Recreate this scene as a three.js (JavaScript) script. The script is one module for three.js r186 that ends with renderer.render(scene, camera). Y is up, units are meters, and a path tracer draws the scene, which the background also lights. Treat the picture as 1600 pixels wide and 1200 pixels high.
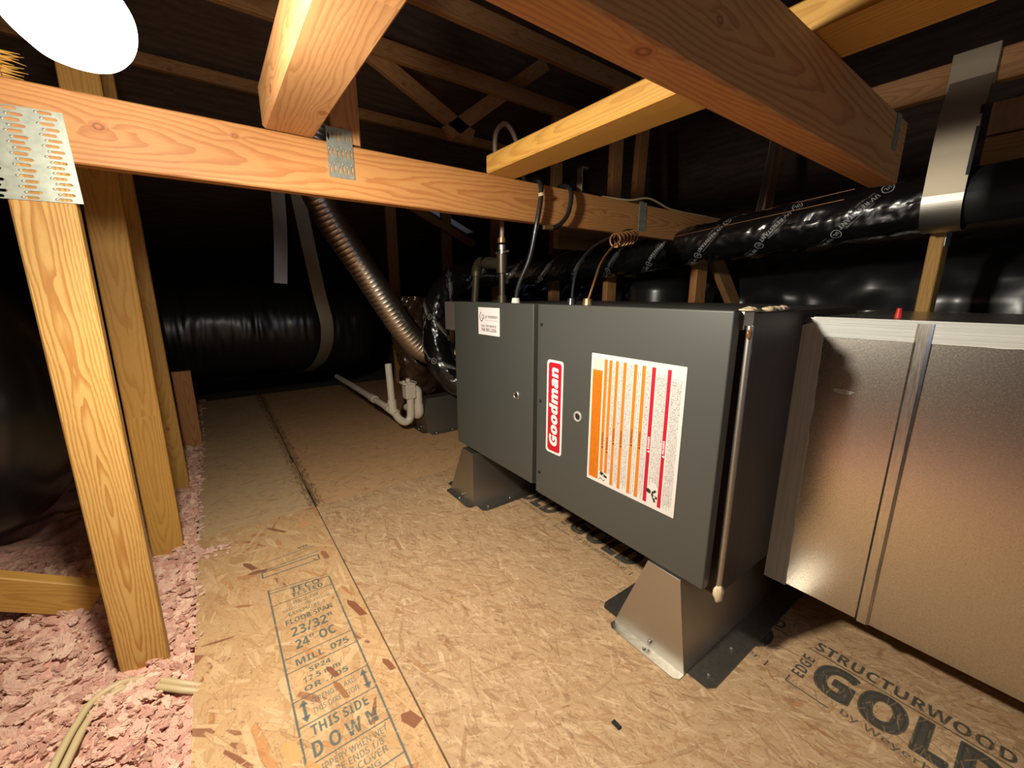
import * as THREE from 'three';
import { RoundedBoxGeometry } from 'three/addons/geometries/RoundedBoxGeometry.js';
import { ConvexGeometry } from 'three/addons/geometries/ConvexGeometry.js';
import { ImprovedNoise } from 'three/addons/math/ImprovedNoise.js';
import { RectAreaLightUniformsLib } from 'three/addons/lights/RectAreaLightUniformsLib.js';
import { mergeGeometries } from 'three/addons/utils/BufferGeometryUtils.js';

// ---------------------------------------------------------------- camera, sky, exposure
const scene = new THREE.Scene();
const renderer = new THREE.WebGLRenderer({ antialias: true });
renderer.toneMapping = THREE.LinearToneMapping;
renderer.toneMappingExposure = 1.06;
renderer.shadowMap.enabled = true;
const camera = new THREE.PerspectiveCamera(86.49, 4 / 3, 0.02, 40);
{
  const yaw = THREE.MathUtils.degToRad(36.18), pitch = THREE.MathUtils.degToRad(12.56);
  camera.position.set(0, 0.9, 0);
  camera.lookAt(Math.sin(yaw) * Math.cos(pitch), 0.9 - Math.sin(pitch), -Math.cos(yaw) * Math.cos(pitch));
}
scene.background = new THREE.Color().setRGB(0.55, 0.72, 1.2);   // daylight sky behind the roof vent

// the bare bulb that lights the attic: where it hangs and where its dome points
const LAMP = new THREE.Vector3(-0.080, 1.200, -0.71);
const LAMP_AXIS = new THREE.Vector3(0.54, -0.84, 0.02).normalize();
const LAMP_COLOR = new THREE.Color().setRGB(1.0, 0.925, 0.80);
const GLOW_ALL_ROUND = 1.08, GLOW_FORWARD = 7.3;
// daylight that enters through the open gable hatch behind the camera
RectAreaLightUniformsLib.init();
const hatchLight = new THREE.RectAreaLight(new THREE.Color().setRGB(0.86, 0.94, 1.0), 1.1, 1.0, 1.0);
hatchLight.name = 'hatch_daylight'; hatchLight.position.set(0.75, 1.25, 2.24); hatchLight.lookAt(0.75, 1.25, 0); scene.add(hatchLight);

// ---------------------------------------------------------------- helpers
const V = (x, y, z) => new THREE.Vector3(x, y, z);
function rng(seed) { let s = seed >>> 0; return () => { s = (s + 0x6d2b79f5) | 0; let t = Math.imul(s ^ (s >>> 15), 1 | s); t = (t + Math.imul(t ^ (t >>> 7), 61 | t)) ^ t; return ((t ^ (t >>> 14)) >>> 0) / 4294967296; }; }
const PN = new ImprovedNoise();
const noise = (x, y = 0, z = 0) => PN.noise(x, y, z);
const taken = new Map();
function numbered(n) { const k = taken.get(n) || 0; taken.set(n, k + 1); return k ? n + '_' + String(k).padStart(3, '0') : n; }
function thing(name, label, category, group) {
  const o = new THREE.Group(); o.name = numbered(name); o.userData = { label, category };
  if (group) o.userData.group = group;
  scene.add(o); return o;
}
function structure(name, label) {
  const o = new THREE.Group(); o.name = numbered(name); o.userData = { kind: 'structure', label, category: name.split('_')[0] };
  scene.add(o); return o;
}
function part(name, geo, mat, parent, label) {
  const m = new THREE.Mesh(geo, mat); m.name = name; if (label) m.userData.label = label;
  parent.add(m); return m;
}
function box(x0, x1, y0, y1, z0, z1, r = 0.002) {
  const g = new RoundedBoxGeometry(x1 - x0, y1 - y0, z1 - z0, 1, Math.min(r, (x1 - x0) / 2.01, (y1 - y0) / 2.01, (z1 - z0) / 2.01));
  g.translate((x0 + x1) / 2, (y0 + y1) / 2, (z0 + z1) / 2); return g;
}
const curve = (pts, closed = false, t = 0.5) => new THREE.CatmullRomCurve3(pts.map((p) => (p.isVector3 ? p : V(...p))), closed, 'centripetal', t);
const tube = (pts, r, n = 40, m = 10) => new THREE.TubeGeometry(curve(pts), n, r, m, false);
function cyl(a, b, r, r2 = r, n = 20) {
  const d = b.clone().sub(a), g = new THREE.CylinderGeometry(r2, r, d.length(), n);
  g.applyQuaternion(new THREE.Quaternion().setFromUnitVectors(V(0, 1, 0), d.clone().normalize()));
  g.translate((a.x + b.x) / 2, (a.y + b.y) / 2, (a.z + b.z) / 2); return g;
}
const flat = (gs) => mergeGeometries(gs.map((g) => { const q = g.index ? g.toNonIndexed() : g; for (const k of Object.keys(q.attributes)) if (!['position', 'normal', 'uv'].includes(k)) q.deleteAttribute(k); if (!q.attributes.uv) q.setAttribute('uv', new THREE.Float32BufferAttribute(new Float32Array(q.attributes.position.count * 2), 2)); return q; }));
// swept tube whose radius may vary: radius(s in metres, angle); uv = (s / lu, angle / 2pi)
function sweep(pts, nl, nr, radius, lu = 1, up = null) {
  const c = curve(pts), L = c.getLength(), fr = c.computeFrenetFrames(nl, false);
  const pos = [], uv = [], idx = [];
  for (let i = 0; i <= nl; i++) {
    const p = c.getPointAt(i / nl), s = L * i / nl, N = fr.normals[i], B = fr.binormals[i];
    for (let j = 0; j <= nr; j++) {
      const a = (j % nr) / nr * Math.PI * 2, r = radius(s, a, L);
      const q = p.clone().addScaledVector(N, Math.cos(a) * r).addScaledVector(B, Math.sin(a) * r);
      pos.push(q.x, q.y, q.z); uv.push(s / lu, 1 - j / nr);
    }
  }
  const w = nr + 1;
  for (let i = 0; i < nl; i++) for (let j = 0; j < nr; j++) { const a = i * w + j; idx.push(a, a + 1, a + w, a + 1, a + w + 1, a + w); }
  const g = new THREE.BufferGeometry();
  g.setAttribute('position', new THREE.Float32BufferAttribute(pos, 3)); g.setAttribute('uv', new THREE.Float32BufferAttribute(uv, 2)); g.setIndex(idx);
  g.computeVertexNormals(); return g;
}
// flat bar following a path, wide along side (unit vector or function of i), thick along the other
function ribbon(pts, side, w, t, n = 40) {
  const c = curve(pts), pos = [], idx = [];
  for (let i = 0; i <= n; i++) {
    const p = c.getPointAt(i / n), T = c.getTangentAt(i / n);
    const S = side.clone().addScaledVector(T, -side.dot(T)).normalize(), N = S.clone().cross(T);
    for (const [a, b] of [[-1, -1], [1, -1], [1, 1], [-1, 1]]) { const q = p.clone().addScaledVector(S, a * w / 2).addScaledVector(N, b * t / 2); pos.push(q.x, q.y, q.z); }
  }
  for (let i = 0; i < n; i++) for (let k = 0; k < 4; k++) { const a = i * 4 + k, b = i * 4 + (k + 1) % 4; idx.push(a, a + 4, b, b, a + 4, b + 4); }
  idx.push(0, 1, 2, 0, 2, 3); const e = n * 4; idx.push(e, e + 2, e + 1, e, e + 3, e + 2);
  let g = new THREE.BufferGeometry(); g.setAttribute('position', new THREE.Float32BufferAttribute(pos, 3)); g.setIndex(idx);
  g = g.toNonIndexed(); g.computeVertexNormals(); return g;
}
// a sheet of given thickness on four corners (counter-clockwise seen from its front)
function sheet(p, t) {
  const q = p.map((a) => V(...a)), n = q[1].clone().sub(q[0]).cross(q[2].clone().sub(q[0])).normalize().multiplyScalar(-t);
  return new ConvexGeometry([...q, ...q.map((a) => a.clone().add(n))]);
}
// ---------------------------------------------------------------- textures
function canvasTexture(w, h, draw, srgb = true) {
  const c = document.createElement('canvas'); c.width = w; c.height = h; const x = c.getContext('2d'); draw(x, w, h);
  const t = new THREE.CanvasTexture(c); if (srgb) t.colorSpace = THREE.SRGBColorSpace; t.wrapS = t.wrapT = THREE.RepeatWrapping; t.anisotropy = 8; return t;
}
function dataTexture(w, h, f, srgb = true) {
  const d = new Uint8Array(w * h * 4);
  for (let j = 0; j < h; j++) for (let i = 0; i < w; i++) { const c = f(i, j), k = (j * w + i) * 4; d[k] = c[0]; d[k + 1] = c[1]; d[k + 2] = c[2]; d[k + 3] = 255; }
  const t = new THREE.DataTexture(d, w, h, THREE.RGBAFormat); if (srgb) t.colorSpace = THREE.SRGBColorSpace;
  t.wrapS = t.wrapT = THREE.RepeatWrapping; t.magFilter = THREE.LinearFilter; t.minFilter = THREE.LinearMipmapLinearFilter; t.needsUpdate = true; return t;
}
const mix = (a, b, t) => a + (b - a) * t, clamp = (x, a = 0, b = 1) => Math.min(b, Math.max(a, x)), sst = (a, b, x) => { const t = clamp((x - a) / (b - a)); return t * t * (3 - 2 * t); };
const WOOD_L = 3.2, WOOD_W = 0.25;
function woodTexture(seed, early, late, ringsPerM, contrast, knots, run = 2.6) {
  const R = rng(seed), o = seed * 7.3, kn = [];
  for (let i = 0; i < knots; i++) kn.push([R() * WOOD_L, R() * WOOD_W, 0.004 + R() * 0.008]);
  return dataTexture(2048, 256, (i, j) => {
    const u = i / 2048 * WOOD_L, v = j / 256 * WOOD_W;
    const vv = ((v + 0.0) % 0.125);
    let vc = 0.06 + 0.025 * noise(u * 0.9 + o, v > 0.125 ? 9 : 2);
    let dep = 0.012 + 0.05 * (0.5 + 0.5 * Math.sin(u * run + o + 1.4 * noise(u * 1.1, o))) + 0.004 * noise(u * 9, v * 40, o);
    let r = Math.hypot(vv - vc, dep) + 0.0035 * noise(u * 6 + o, v * 30) + 0.0012 * noise(u * 22, v * 160, o);
    let kd = 0, kr = 0;
    for (const k of kn) {
      const dx = (u - k[0]) * 0.75, dy = v - k[1], d = Math.hypot(dx, dy);
      r += k[2] * 0.9 * Math.exp(-(d * d) / (k[2] * k[2] * 9)) * Math.sign(dy || 1);
      if (d < k[2] * 1.4) { kd = Math.max(kd, 1 - sst(k[2] * 0.9, k[2] * 1.25, d)); kr = 0.5 + 0.5 * Math.sin(d / k[2] * 9); }
    }
    const ph = r * ringsPerM, f = ph - Math.floor(ph);
    let t = sst(0.35, 0.9, f) * (1 - sst(0.93, 1.0, f)) * contrast;
    t += 0.10 * noise(u * 30, v * 900, o) + 0.10 * noise(u * 4 + o, v * 18);
    const tone = 1 + 0.07 * noise(u * 1.5, v * 9, o + 4) + 0.03 * noise(u * 60, v * 400, o);
    t = clamp(t); let c = [0, 1, 2].map((k) => mix(early[k], late[k], t) * tone);
    if (kd > 0) c = c.map((x, k) => mix(x, [140, 84, 42][k] * (0.8 + 0.5 * kr), kd * 0.7));
    return c.map((x) => clamp(x, 0, 255));
  });
}
const woodMat = (t, roughness = 0.62) => new THREE.MeshStandardMaterial({ map: t, roughness, bumpMap: t, bumpScale: 0.0004 });
const W = {
  fir: woodMat(woodTexture(3, [190, 152, 84], [160, 106, 44], 190, 0.85, 2, 1.5)),
  orange: woodMat(woodTexture(5, [190, 136, 78], [160, 96, 46], 130, 0.6, 7)),
  yellow: woodMat(woodTexture(8, [196, 150, 70], [170, 116, 46], 150, 0.55, 5)),
  brown: woodMat(woodTexture(13, [184, 136, 86], [150, 100, 56], 170, 0.55, 6)),
};
// sawn timber from a to b: w along up, t along the other side; chamfered edges
let grainShift = 0;
function lumber(a, b, w, t, up = [0, 1, 0], ch = 0.003) {
  a = V(...a); b = V(...b);
  const D = b.clone().sub(a), L = D.length(); D.normalize();
  const U = V(...up); U.addScaledVector(D, -U.dot(D)).normalize(); const S = U.clone().cross(D);
  const s = new THREE.Shape(), x = t / 2, y = w / 2;
  s.moveTo(-x + ch, -y); s.lineTo(x - ch, -y); s.lineTo(x, -y + ch); s.lineTo(x, y - ch); s.lineTo(x - ch, y); s.lineTo(-x + ch, y); s.lineTo(-x, y - ch); s.lineTo(-x, -y + ch); s.closePath();
  const g = new THREE.ExtrudeGeometry(s, { depth: L, bevelEnabled: false, steps: 1 });
  const P = g.attributes.position, N = g.attributes.normal, uv = new Float32Array(P.count * 2), u0 = (grainShift += 0.377) % 1, v0 = (grainShift * 1.71) % 1;
  for (let i = 0; i < P.count; i++) {
    const nx = N.getX(i), ny = N.getY(i), nz = N.getZ(i);
    if (Math.abs(nz) > 0.7) { uv[2 * i] = u0 + P.getX(i) / WOOD_L * 0.3; uv[2 * i + 1] = v0 + P.getY(i) / WOOD_W * 0.4; }
    else { uv[2 * i] = u0 + P.getZ(i) / WOOD_L; uv[2 * i + 1] = (Math.abs(nx) > 0.75 ? (nx > 0 ? 0.25 : 0.75) + P.getY(i) / WOOD_W : (ny > 0 ? 0 : 0.5) + P.getX(i) / WOOD_W); }
  }
  g.setAttribute('uv', new THREE.BufferAttribute(uv, 2));
  g.applyMatrix4(new THREE.Matrix4().makeBasis(S, U, D).setPosition(a)); return g;
}
// oriented strand board: chips laid over each other; then the print
function osb(w, h, S, seed, opt, print) {
  return canvasTexture(Math.round(w * S), Math.round(h * S), (x, pw, ph) => {
    const R = rng(seed); x.fillStyle = opt.ground; x.fillRect(0, 0, pw, ph);
    const n = Math.round(w * h * opt.density);
    for (let i = 0; i < n; i++) {
      const l = (opt.len[0] + (opt.len[1] - opt.len[0]) * R() * R()) * S, t = (opt.wid[0] + (opt.wid[1] - opt.wid[0]) * R() * R()) * S;
      const a = opt.angle + (R() + R() + R() - 1.5) * opt.spread;
      x.save(); x.translate(R() * pw, R() * ph); x.rotate(a);
      const d = R(), c = d < opt.red ? opt.reds[Math.floor(R() * opt.reds.length)] : opt.tans[Math.floor(R() * opt.tans.length)];
      x.globalAlpha = opt.alpha[0] + (opt.alpha[1] - opt.alpha[0]) * R();
      x.fillStyle = c; x.beginPath();
      x.moveTo(-l / 2, -t / 2 * (0.4 + 0.6 * R())); x.lineTo(-l * 0.1, -t / 2); x.lineTo(l / 2, -t / 2 * (0.3 + 0.7 * R())); x.lineTo(l / 2 * (0.7 + 0.3 * R()), t / 2 * R()); x.lineTo(0, t / 2); x.lineTo(-l / 2 * (0.8 + 0.2 * R()), t / 2 * R()); x.closePath(); x.fill();
      if (R() < opt.edge) { x.globalAlpha = 0.35; x.strokeStyle = opt.dark; x.lineWidth = Math.max(1, 0.0008 * S); x.stroke(); }
      x.globalAlpha = 0.16; x.strokeStyle = R() < 0.5 ? opt.dark : opt.light; x.lineWidth = Math.max(0.6, 0.0006 * S);
      for (let k = 0; k < 2; k++) { const yy = (R() - 0.5) * t * 0.8; x.beginPath(); x.moveTo(-l * 0.4, yy); x.lineTo(l * 0.4, yy + (R() - 0.5) * t * 0.2); x.stroke(); }
      x.restore();
    }
    for (let i = 0; i < w * h * opt.specks; i++) { x.globalAlpha = 0.3 + 0.5 * R(); x.fillStyle = R() < 0.6 ? opt.dark : opt.light; const l = (0.001 + 0.006 * R()) * S; x.save(); x.translate(R() * pw, R() * ph); x.rotate(R() * 3.14); x.fillRect(0, 0, l, Math.max(0.8, 0.0012 * S * R())); x.restore(); }
    for (let i = 0; i < w * h * opt.wisps; i++) {
      const l = (0.003 + 0.016 * R() * R()) * S, a = opt.angle + (R() + R() - 1) * 1.4, b = (R() - 0.5) * l * 0.5;
      x.save(); x.translate(R() * pw, R() * ph); x.rotate(a); x.globalAlpha = 0.22 + 0.5 * R() * R(); x.strokeStyle = R() < 0.66 ? (R() < 0.5 ? opt.dark : opt.reds[0]) : opt.light; x.lineWidth = (0.0006 + 0.0022 * R() * R()) * S;
      x.beginPath(); x.moveTo(-l / 2, 0); x.quadraticCurveTo(0, b, l / 2, (R() - 0.5) * l * 0.3); x.stroke(); x.restore();
    }
    x.globalAlpha = 1; if (print) print(x, S, R);
  });
}
const TAN = { ground: '#b0906a', tans: ['#ba9a74', '#aa8660', '#caac86', '#967452', '#b5946c', '#a58058', '#c0a07a'], reds: ['#95683f', '#a0744a', '#8c6240'], dark: '#6a482c', light: '#d8be98' };
const inkDab = (x, R, x0, y0, x1, y1, n, col, len) => { x.globalAlpha = 0.75; x.fillStyle = col; for (let i = 0; i < n; i++) { x.save(); x.translate(mix(x0, x1, R()), mix(y0, y1, R())); x.rotate((R() - 0.5) * 1.2); x.fillRect(0, 0, len * R(), 1 + R() * 1.5); x.restore(); } x.globalAlpha = 1; };
// grade stamp on the narrow board (x0, z0 = far left corner of the board)
function gradeStamp(x0, z0) {
  return (x, S, R) => {
    const X = (v) => (v - x0) * S, Z = (v) => (v - z0) * S, ink = '#46504f';
    x.strokeStyle = ink; x.fillStyle = ink; x.globalAlpha = 0.82; x.lineWidth = 0.0042 * S;
    const line = (xa, za, xb, zb) => { x.beginPath(); x.moveTo(X(xa), Z(za)); x.lineTo(X(xb), Z(zb)); x.stroke(); };
    line(0.037, -1.33, 0.041, -0.3); line(0.205, -1.29, 0.205, -0.3);
    x.lineWidth = 0.0028 * S;
    for (const z of [-1.325, -1.312, -1.246, -1.022, -0.975, -0.887, -0.818, -0.729, -0.645]) line(0.037, z, 0.205, z + (z < -1.3 ? 0.02 : 0));
    line(0.03, -1.49, 0.2, -1.50); line(0.03, -1.445, 0.205, -1.455);
    x.textAlign = 'center'; x.textBaseline = 'middle';
    const T = (s, xc, zc, hgt, wide, font = 'bold') => { x.save(); x.translate(X(xc), Z(zc)); x.font = font + ' 100px sans-serif'; const m = x.measureText(s).width; x.scale(wide * S / m, hgt * S / 72); x.fillText(s, 0, 0); x.restore(); };
    T('VO', 0.165, -1.515, 0.016, 0.035); 
    x.lineWidth = 0.004 * S; x.strokeRect(X(0.03), Z(-1.435), 0.17 * S, 0.03 * S);
    T('TECO', 0.135, -1.288, 0.026, 0.085); T('TESTED', 0.137, -1.262, 0.018, 0.09);
    T('PS 2-04', 0.125, -1.228, 0.015, 0.07, ''); T('RATED STURD-I-FLOOR', 0.125, -1.205, 0.012, 0.13, ''); T('EXPOSURE 1', 0.122, -1.183, 0.014, 0.1, '');
    T('FLOOR SPAN', 0.122, -1.152, 0.021, 0.125); T('23/32"', 0.122, -1.108, 0.036, 0.11); T('24" OC', 0.12, -1.056, 0.033, 0.1);
    T('MILL  075', 0.125, -0.998, 0.022, 0.13);
    T('SP24', 0.11, -0.958, 0.015, 0.05); T('17.5 mm', 0.11, -0.934, 0.016, 0.085); T('OR .705', 0.115, -0.908, 0.016, 0.1);
    T('STRENGTH AXIS', 0.122, -0.867, 0.014, 0.1, ''); T('THIS DIRECTION', 0.122, -0.842, 0.014, 0.1, '');
    for (const xa of [0.058, 0.19]) { x.lineWidth = 0.006 * S; line(xa, -0.873, xa, -0.833); for (const s of [-1, 1]) { x.beginPath(); x.moveTo(X(xa), Z(-0.853 + s * 0.03)); x.lineTo(X(xa - 0.009), Z(-0.853 + s * 0.014)); x.lineTo(X(xa + 0.009), Z(-0.853 + s * 0.014)); x.fill(); } }
    T('THIS SIDE', 0.12, -0.797, 0.024, 0.12); T('D O W N', 0.12, -0.755, 0.034, 0.135);
    T('SLIPPERY WHEN WET', 0.12, -0.712, 0.014, 0.145, ''); T('SPACE ENDS 1/8"', 0.12, -0.692, 0.014, 0.13, ''); T('AFTER COVER', 0.12, -0.673, 0.014, 0.12, ''); T('SPACING', 0.12, -0.656, 0.012, 0.08, '');
    x.globalAlpha = 1;
    // worn places and reddish chips over the print
    inkDab(x, R, X(-0.13), Z(-1.75), X(0.25), Z(-0.4), 420, '#c29c6c', 0.035 * S);
    const chip = (xc, zc, l, t, a, col) => { x.save(); x.translate(X(xc), Z(zc)); x.rotate(a); x.globalAlpha = 0.8; x.fillStyle = col; x.beginPath(); x.moveTo(-l * S / 2, 0); x.lineTo(-l * S * 0.2, -t * S / 2); x.lineTo(l * S / 2, -t * S * 0.3); x.lineTo(l * S * 0.4, t * S / 2); x.lineTo(-l * S * 0.3, t * S * 0.4); x.fill(); x.restore(); };
    chip(0.237, -1.1, 0.10, 0.022, 1.3, '#6f3a22'); chip(0.248, -0.86, 0.05, 0.016, 1.3, '#6f3c24'); chip(0.24, -0.70, 0.05, 0.03, 1.0, '#733f26'); chip(0.22, -1.42, 0.06, 0.02, 1.4, '#8a5436');
    chip(0.13, -0.92, 0.05, 0.014, 1.2, '#6f3a26'); chip(0.135, -0.86, 0.07, 0.014, 1.3, '#87542f'); chip(0.0, -1.5, 0.07, 0.02, 1.1, '#6c4030'); chip(0.02, -1.45, 0.06, 0.02, 0.2, '#6f4636'); chip(-0.03, -1.3, 0.05, 0.012, 0.5, '#9a6238');
    chip(0.2, -1.68, 0.05, 0.035, 1.5, '#c98f5c'); chip(0.05, -0.7, 0.09, 0.03, 1.4, '#c88a4c'); chip(0.02, -0.78, 0.06, 0.03, 1.2, '#cf9456');
    x.globalAlpha = 1;
  };
}
// repeated panel print running along the board towards the camera
function goldStamp(x0, z0, starts) {
  return (x, S, R) => {
    const X = (v) => (v - x0) * S, Z = (v) => (v - z0) * S, ink = '#33322c';
    for (const s of starts) {
      x.fillStyle = ink; x.strokeStyle = ink; x.globalAlpha = 0.85;
      const T = (str, xb, za, zb, hgt, font) => { x.save(); x.translate(X(xb), Z(za)); x.rotate(Math.PI / 2); x.font = font + ' 100px sans-serif'; x.textAlign = 'left'; x.textBaseline = 'alphabetic'; const m = x.measureText(str).width; x.scale((zb - za) * S / m, hgt * S / 72); x.fillText(str, 0, 0); x.restore(); };
      T('STRUCTURWOOD', 1.156, s + 0.005, s + 0.345, 0.034, 'bold');
      x.lineWidth = 0.003 * S; x.beginPath(); x.moveTo(X(1.147), Z(s)); x.lineTo(X(1.147), Z(s + 0.36)); x.stroke();
      T('GOLD', 1.035, s + 0.03, s + 0.345, 0.1, 'bold');
      x.lineWidth = 0.012 * S; x.lineJoin = 'round'; x.save(); x.translate(X(1.035), Z(s + 0.03)); x.rotate(Math.PI / 2); x.font = 'bold 100px sans-serif'; const m = x.measureText('GOLD').width; x.scale(0.315 * S / m, 0.1 * S / 72); x.lineWidth = 7; x.strokeText('GOLD', 0, 0); x.restore();
      x.save(); x.translate(X(1.03), Z(s + 0.022)); x.font = 'bold 100px sans-serif'; x.scale(0.09 * S / x.measureText('EDGE').width, 0.024 * S / 72); x.fillText('EDGE', 0, 0); x.restore();
      T('by Weyerhaeuser', 1.004, s + 0.10, s + 0.345, 0.017, '');
      x.lineWidth = 0.003 * S; x.beginPath(); x.moveTo(X(1.02), Z(s)); x.lineTo(X(0.997), Z(s)); x.lineTo(X(0.997), Z(s + 0.085)); x.stroke();
      x.beginPath(); x.moveTo(X(1.02), Z(s + 0.362)); x.lineTo(X(0.997), Z(s + 0.362)); x.stroke();
      inkDab(x, R, X(0.99), Z(s), X(1.2), Z(s + 0.36), 240, '#8a6c48', 0.03 * S);
    }
  };
}
const galvRough = dataTexture(256, 256, (i, j) => { const a = noise(i * 0.3, j * 0.3, 3), b = noise(i * 0.75, j * 0.75, 8); const v = clamp(0.5 + 0.07 * a + 0.07 * b) * 255; return [v, v, v]; }, false);
const galvTone = dataTexture(256, 256, (i, j) => { const a = noise(i * 0.25, j * 0.25, 5), b = noise(i * 0.7, j * 0.7, 1); const v = clamp(0.84 + 0.07 * a + 0.07 * b) * 255; return [v, v * 0.985, v * 0.96]; });
const steel = new THREE.MeshStandardMaterial({ color: 0xd8d6d0, metalness: 1, roughness: 0.42, map: galvTone, roughnessMap: null });
const ductSteel = new THREE.MeshStandardMaterial({ color: 0xf4efe6, metalness: 1, roughness: 0.52, map: galvTone, roughnessMap: galvRough });
const darkSteel = new THREE.MeshStandardMaterial({ color: 0x55585a, metalness: 1, roughness: 0.5 });
const plateSteel = new THREE.MeshStandardMaterial({ color: 0xc4cec2, metalness: 0.6, roughness: 0.45, map: galvTone });
const strapSteel = new THREE.MeshStandardMaterial({ color: 0xb0a48e, metalness: 0.7, roughness: 0.5 });
const furnacePaint = new THREE.MeshPhysicalMaterial({ color: new THREE.Color().setRGB(0.052, 0.054, 0.047), roughness: 0.42, clearcoat: 0.15, clearcoatRoughness: 0.4 });
const endPaint = new THREE.MeshStandardMaterial({ roughness: 0.5, map: canvasTexture(512, 512, (x, w, h) => { const R = rng(45); x.fillStyle = '#3a3431'; x.fillRect(0, 0, w, h); for (let i = 0; i < 260; i++) { x.globalAlpha = 0.12 + 0.3 * R(); x.fillStyle = ['#2c2725', '#4c4440', '#57504c', '#332e2b'][Math.floor(R() * 4)]; x.fillRect(R() * w, R() * h - 60, 1 + 4 * R() * R(), 60 + 260 * R()); } x.globalAlpha = 1; }) });
const blackPlastic = new THREE.MeshPhysicalMaterial({ color: 0x212223, roughness: 0.32, clearcoat: 0.4, clearcoatRoughness: 0.25 });
const blackMatte = new THREE.MeshStandardMaterial({ color: 0x151515, roughness: 0.6 });
const pvc = new THREE.MeshStandardMaterial({ color: 0xd9d0bc, roughness: 0.4 });
const ironPipe = new THREE.MeshStandardMaterial({ color: 0x4a4336, metalness: 0.7, roughness: 0.4 });
const brass = new THREE.MeshStandardMaterial({ color: 0xa9895a, metalness: 0.8, roughness: 0.35 });
const copper = new THREE.MeshStandardMaterial({ color: 0x9c7048, metalness: 0.7, roughness: 0.45 });
const streaks = canvasTexture(512, 512, (x, w, h) => { const R = rng(88); x.fillStyle = '#bfc1ba'; x.fillRect(0, 0, w, h); for (let i = 0; i < 900; i++) { x.globalAlpha = 0.12 + 0.3 * R(); x.fillStyle = ['#9a9c94', '#d6d8d0', '#a9aaa0', '#e4e6de', '#85877f'][Math.floor(R() * 5)]; const l = 40 + 300 * R(), y = R() * h; for (const o of [0, -w]) x.fillRect(R() * w + o, y, l, 1 + 3.5 * R() * R()); } x.globalAlpha = 1; });
const mastic = new THREE.MeshStandardMaterial({ map: streaks, roughness: 0.5, bumpMap: streaks, bumpScale: 0.0012 });
const creamCaulk = new THREE.MeshStandardMaterial({ color: 0xd2bd98, roughness: 0.5 });
const cableMat = new THREE.MeshStandardMaterial({ color: 0xbfab80, roughness: 0.5 });
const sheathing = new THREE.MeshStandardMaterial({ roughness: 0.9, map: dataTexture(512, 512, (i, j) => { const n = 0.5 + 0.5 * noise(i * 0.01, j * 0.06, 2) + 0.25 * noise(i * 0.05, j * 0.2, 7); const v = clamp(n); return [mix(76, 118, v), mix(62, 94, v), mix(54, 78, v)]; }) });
const plaster = new THREE.MeshStandardMaterial({ color: 0x8a8074, roughness: 0.95 });

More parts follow.
